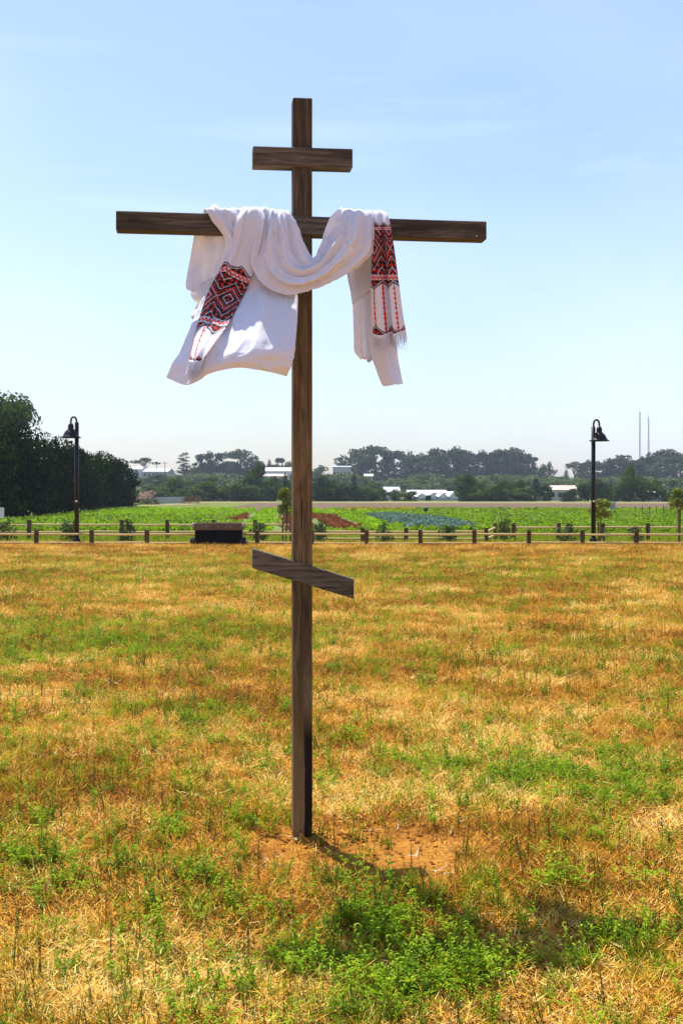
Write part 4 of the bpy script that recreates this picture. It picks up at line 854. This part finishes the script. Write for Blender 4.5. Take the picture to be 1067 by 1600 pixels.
# rear layer left of it
rear = [Xr((303, 315, 327, 340, 352), 345, .085), Xr((303, 315, 327, 340, 352), 368, .09), Xr((297, 311, 325, 338, 350), 405, (.10, .115, .10, .12, .1)), Xr((291, 305, 320, 334, 346), (440, 438, 432, 430, 432), (.10, .09, .12, .12, .11)), Xr((292, 303, 318, 330, 342), (452, 456, 449, 442, 446), (.09, .07, .12, .14, .12))]
sheet('rear_layer', cloth, rear, 70, 50, M['linen'], lambda u, v: .012 * ridge(u - .3 * (v - .5), .45, .10) * v + .014 * (fbm(u * 5, v * 5 + 7, 4) - .5))
roll = [Xr((306, 316, 327, 340), 430, .13), Xr((299, 309, 322, 340), (457, 450, 448, 452), (.12, .10, .10, .10)), Xr((303, 312, 324, 342), (468, 466, 464, 464), (.10, .08, .08, .08)), Xr((309, 316, 326, 342), (474, 478, 478, 478), (.12, .12, .1, .1)), Xr((301, 310, 322, 340), (486, 486, 486, 488), .09), Xr((299, 308, 318, 336), (495, 496, 498, 500), .06), Xr((304, 310, 318, 334), (502, 504, 508, 510), .06)]
sheet('rear_fold', cloth, roll, 80, 40, M['linen'], lambda u, v: .010 * (fbm(u * 4 + 9, v * 8, 4) - .5))
# swag
def lerp_row(a, b, n, bow=0, ripple=()):
    r = []
    for i in range(n):
        f = i / (n - 1); q = [a[k] + (b[k] - a[k]) * f for k in range(3)]; q[2] -= bow * math.sin(math.pi * f)
        r.append(tuple(q))
    return r
sw = [((456, 352, .10), (398, 352, .10), 0), ((454, 334, .06), (403, 331, .06), 0), ((452, 331, -.01), (410, 325, -.012), .0), ((459, 344, -.035), (405, 347, -.055), .02), ((466, 362, -.042), (399, 383, -.06), .03), ((475, 382, -.05), (396, 415, -.065), .035), ((484, 397, -.055), (410, 441, -.075), .04), ((490, 404, -.058), (440, 456, -.08), .045), ((495, 404, -.058), (475, 452, -.08), .05), ((499, 396, -.055), (512, 440, -.075), .05),
      ((504, 384, -.05), (541, 427, -.07), .05), ((509, 370, -.045), (566, 411, -.065), .045), ((514, 354, -.04), (583, 393, -.055), .04), ((520, 340, -.036), (585, 362, -.05), .03), ((530, 327, -.02), (581, 334, -.034), .01), ((534, 328, .05), (579, 332, .05), 0), ((534, 352, .10), (579, 352, .10), 0)]
def sf_(u, v):                                             # rows run along the swag, columns across it
    w = v + .0; env = np.clip(np.minimum((v - .10) * 7, (.90 - v) * 7), .10, 1)
    k = u + .06 * np.sin(v * 9 + 1) + .05 * (fbm(v * 4, u * 2, 3) - .5) * 2
    d = .0135 * np.sin(2 * math.pi * (k * 3.3 + .15)) + .006 * np.sin(2 * math.pi * (k * 7.1 + .4 + .5 * v))
    d = d * (0.55 + .6 * fbm(u * 3 + 3, v * 5 + 2, 3))
    d = d + .016 * ridge(u - .9 * (v - .74), .45, .12) * ridge(v, .76, .10) - .014 * ridge(u - .6 * (v - .76), .22, .07) * ridge(v, .76, .09)
    d = d - .016 * ridge(u + .5 * (v - .45), .30, .05) * ridge(v, .47, .1) + .01 * ridge(u, .62, .06) * ridge(v, .3, .15)
    fz = 1 - np.abs(fbm(u * 22 + v * 6, v * 30 + 3, 2) - .5) * 3
    cz = .35 * np.clip(fz, 0, 1) ** 2 + 1 - np.abs(fbm(u * 9 + 2 * np.sin(v * 5), v * 7 + 11, 3) - .5) * 2.6
    return d * env + .010 * (fbm(u * 7 + 5, v * 16 + 5, 3) - .5) + .009 * np.clip(cz, 0, 1) ** 3 * env
sheet('swag', cloth, [lerp_row(a, b, 7, bow) for a, b, bow in sw], 260, 100, M['linen'], sf_)
# right hand rear pieces
flap = [Xr((541, 552, 564, 575, 586), 352, .085), Xr((541, 552, 564, 575, 586), 385, .09), Xr((541, 552, 564, 576, 588), 420, (.09, .10, .10, .09, .09)), Xr((546, 556, 566, 577, 588), (450, 448, 444, 440, 436), (.07, .09, .09, .08, .07)), Xr((551, 559, 568, 578, 588), (476, 470, 462, 454, 446), (.05, .08, .085, .07, .06))]
sheet('rear_flap', cloth, flap, 60, 40, M['linen'], lambda u, v: .012 * (fbm(u * 4 + 2, v * 5 + 7, 4) - .5))
t1 = [Xr((556, 565, 575, 586, 598), 352, .094), Xr((553, 563, 574, 586, 598), 385, .10), Xr((552, 562, 573, 585, 598), 455, (.12, .10, .125, .10, .12)), Xr((554, 564, 574, 585, 597), 515, (.12, .09, .125, .09, .12)), Xr((557, 565, 574, 585, 597), (545, 553, 557, 560, 560), (.12, .09, .12, .09, .11)), Xr((566.5, 569, 575, 584, 596), (560, 562, 563.5, 563, 563), (.11, .09, .11, .09, .11))]
sheet('short_tail', cloth, t1, 90, 50, M['linen'], lambda u, v: .010 * np.sin(u * 17 + v * 2) * np.clip(v * 2, 0, 1) + .010 * (fbm(u * 5, v * 6 + 3, 4) - .5))
t2 = [Xr((575, 583, 592, 601, 610), 380, .11), Xr((572, 582, 593, 603, 612), 455, (.10, .08, .06, .07, .08)), Xr((573, 584, 596, 608, 618), 520, (.08, .05, .02, .03, .05)), Xr((580, 589, 601, 612, 622), (558, 560, 560, 560, 560), (.06, .02, .0, .01, .03)), Xr((590, 598, 607, 616, 626), (585, 586, 585, 583, 582), (.03, .0, -.02, -.01, .01)), Xr((598, 605, 613, 621, 629), (603, 603, 602, 601, 600), (.02, -.01, -.03, -.02, .0))]
sheet('long_tail', cloth, t2, 90, 50, M['linen'], lambda u, v: .012 * ridge(u - .2 * v, .4, .09) * v + .010 * (fbm(u * 5 + 8, v * 6 + 3, 4) - .5))
# embroidered ends: one face per stitch
WHITE, RED, BLACK = np.array((.88, .88, .94)), np.array((.78, .045, .018)), np.array((.018, .016, .022))
def pattern(nc, nr, v_band0, v_band1, v_tri, v_hem, flip=0, wst=60.):
    """colours for nr-1 x nc-1 stitches; v runs from the bar (0) to the hem (1)"""
    Uu, Vv = np.meshgrid((np.arange(nc - 1) + .5) / (nc - 1), (np.arange(nr - 1) + .5) / (nr - 1))
    X = (Uu * wst + flip); hb = 100.; Y = (Vv - v_band0) / (v_band1 - v_band0) * hb
    tri = lambda x, p: np.abs((x / p) % 1 - .5) * 2
    col = np.zeros(X.shape + (3,)) + WHITE
    T = tri(X, 30.)
    def setc(mk, c): col[mk] = c
    top = -13 * (1 - T); bot = hb + 13 * (1 - T)
    ins = (Y > top) & (Y < bot); setc(ins, BLACK)
    de = np.minimum(Y - top, bot - Y); setc(ins & (de > 2.6) & (de < 4.4), WHITE * .8)
    dots = ((np.abs((X % 7) - 3.5) + np.abs((Y % 7) - 3.5)) < 2.9)
    setc(ins & (de >= 5) & dots, RED)
    for y0 in (4, hb - 13):
        b = (Y > y0) & (Y < y0 + 9); setc(b, WHITE * .8); zz = y0 + 4.5 + 2.2 * (tri(X, 6.) * 2 - 1); setc(b & (np.abs(Y - zz) < 1.9), RED)
    mid = (Y > 14) & (Y < hb - 14); yy = Y - hb / 2; xx = (X % 30) - 15; dd = np.abs(xx) * 1.25 + np.abs(yy)
    setc(mid, BLACK)
    k = (dd % 36)
    setc(mid & (k > 8) & (k < 10), WHITE * .8)
    setc(mid & (k < 8) & dots, RED)
    setc(mid & (k > 13) & (k < 25) & (((X + Y) % 6 < 3.6) & ((X - Y) % 7 < 5)), RED); setc(mid & (k > 18) & (k < 19.4), WHITE * .7)
    setc(mid & (k > 29) & (k < 30.6), WHITE * .75)
    setc(mid & (k > 31) & dots, RED)
    low = (Vv > v_band1) & (Y >= bot) & (Vv < v_hem)
    for c0 in (0, 15, 30, 45, 60):
        dx = np.abs(X - c0 - 7.5 * 0); br = 0.9 + .9 * ((Y % 9) < 2.5); setc(low & (dx < br) & (c0 % 30 == 0 or c0 == 15) , RED)
    yt = (Vv - v_tri) / (v_band1 - v_band0) * hb; tr = 14 * tri(X + 0, 30.) ; hem = (v_hem - v_tri) / (v_band1 - v_band0) * hb
    m_ = (yt > hem - 2 - (14 * (1 - T)) * 1.0) & (Vv < v_hem); setc(m_, BLACK)
    de = yt - (hem - 2 - 14 * (1 - T)); setc(m_ & (de > 2) & (de < 3.4), WHITE * .8); setc(m_ & (de > 4) & dots, RED)
    return col
lt = [Xr((376, 386, 396, 406, 416), 352, .10), Xr((377, 386, 396, 406, 415), 333, .07), Xr((378, 386, 396, 407, 416), (329, 325, 324.5, 325, 328), -.016), Xr((367, 379, 392, 404, 414), (346, 340, 340, 340, 343), (-.045, -.07, -.055, -.06, -.08)), Xr((361, 371, 383, 394, 405), (382, 382, 384, 386, 386), (-.05, -.078, -.058, -.066, -.085)),
      Xr((347, 358, 371, 383, 394), (416, 410, 420, 426, 430), (-.05, -.085, -.066, -.07, -.06)), Xr((326, 338, 352, 366, 379), (456, 455, 460, 463, 465), (-.085, -.12, -.105, -.10, -.085)), Xr((311, 322, 335, 348, 359), (498, 498, 502, 505, 502), (-.21, -.25, -.265, -.285, -.285)), Xr((301, 307, 315, 325, 334), (540, 540, 543, 545, 537), (-.36, -.39, -.42, -.44, -.45)), Xr((296, 301, 306, 312, 318), (566, 567, 568, 567, 562), (-.43, -.45, -.46, -.47, -.475))]
NR, NC = 260, 84
lo, LG = sheet('embroidered_end', cloth, lt, NR, NC, M['embro'], lambda u, v: .007 * ridge(u, .55, .1) * v - .006 * ridge(u - .1 * v, .33, .05) + .006 * (fbm(u * 4, v * 8, 4) - .5), stitch=pattern(NC, NR, .565, .80, .90, .985, 15, 48.))
lo['label'] = 'left embroidered end blown sideways'
rt = [Xr((584, 590, 595, 600, 606), 352, .10), Xr((584, 590, 595, 600, 606), (334, 333, 333, 334, 337), .07), Xr((583, 589, 595, 601, 606), (331, 330, 330.5, 332, 337), -.018), Xr((583, 590, 597, 602, 609), 348, (-.045, -.062, -.045, -.068, -.045)), Xr((582, 590, 600, 604, 614), 380, (-.05, -.075, -.05, -.078, -.048)), Xr((580, 590, 604, 608, 622), 435, (-.055, -.085, -.05, -.085, -.05)), Xr((580, 592, 608, 612, 628), 480, (-.055, -.09, -.052, -.09, -.05)), Xr((583, 596, 612, 616, 634), (526, 529, 522, 526, 519), (-.055, -.092, -.055, -.092, -.05))]
ro, RG = sheet('embroidered_end', cloth, rt, NR, NC, M['embro'], lambda u, v: .005 * (fbm(u * 4 + 4, v * 8, 4) - .5), stitch=pattern(NC, NR, .455, .735, .90, .985, 8, 60.))
ro['label'] = 'right embroidered end hanging straight with fringe'
for par, G, ln in ((lo, LG, .062), (ro, RG, .055)):
    e = G[-1]; dn = G[-1] - G[-6]; dn /= np.linalg.norm(dn, axis=1, keepdims=True); pr = []
    for i in range(0, NC, 1):
        for j in range(2):
            p0_ = Vector(e[i]) + Vector((U(-.001, .001), U(-.001, .001), .002)); d_ = Vector(dn[i]) * .6 + Vector((U(-.1, .16), U(-.15, .15), -.55)); l_ = ln * U(.55, 1.1)
            pr.append(tube_data([p0_, p0_ + d_ * l_ * .5 + Vector((U(-.003, .003), U(-.003, .003), 0)), p0_ + d_ * l_ + Vector((U(-.006, .006), 0, -.004))], [.0011, .0010, .0005], 3, False))
    link('fringe', mesh('fringe', *merge(pr), M['linen'], True), par)

# ------------------------------------------------------------------ haze
m = bpy.data.materials.new('thin haze'); m.use_nodes = True; t = m.node_tree; t.nodes.clear()
o = N(t, 'ShaderNodeOutputMaterial'); pv = N(t, 'ShaderNodeVolumePrincipled'); pv.inputs['Density'].default_value = .00021; pv.inputs['Color'].default_value = (.74, .84, 1, 1); pv.inputs['Anisotropy'].default_value = .2
t.links.new(pv.outputs[0], o.inputs['Volume'])
hz = link('haze', mesh('haze', *box_data((0, 430, 36), (1500, 1040, 78)), m)); tag(hz, 'thin pale haze lying over the fields and far trees', 'haze', kind='stuff')
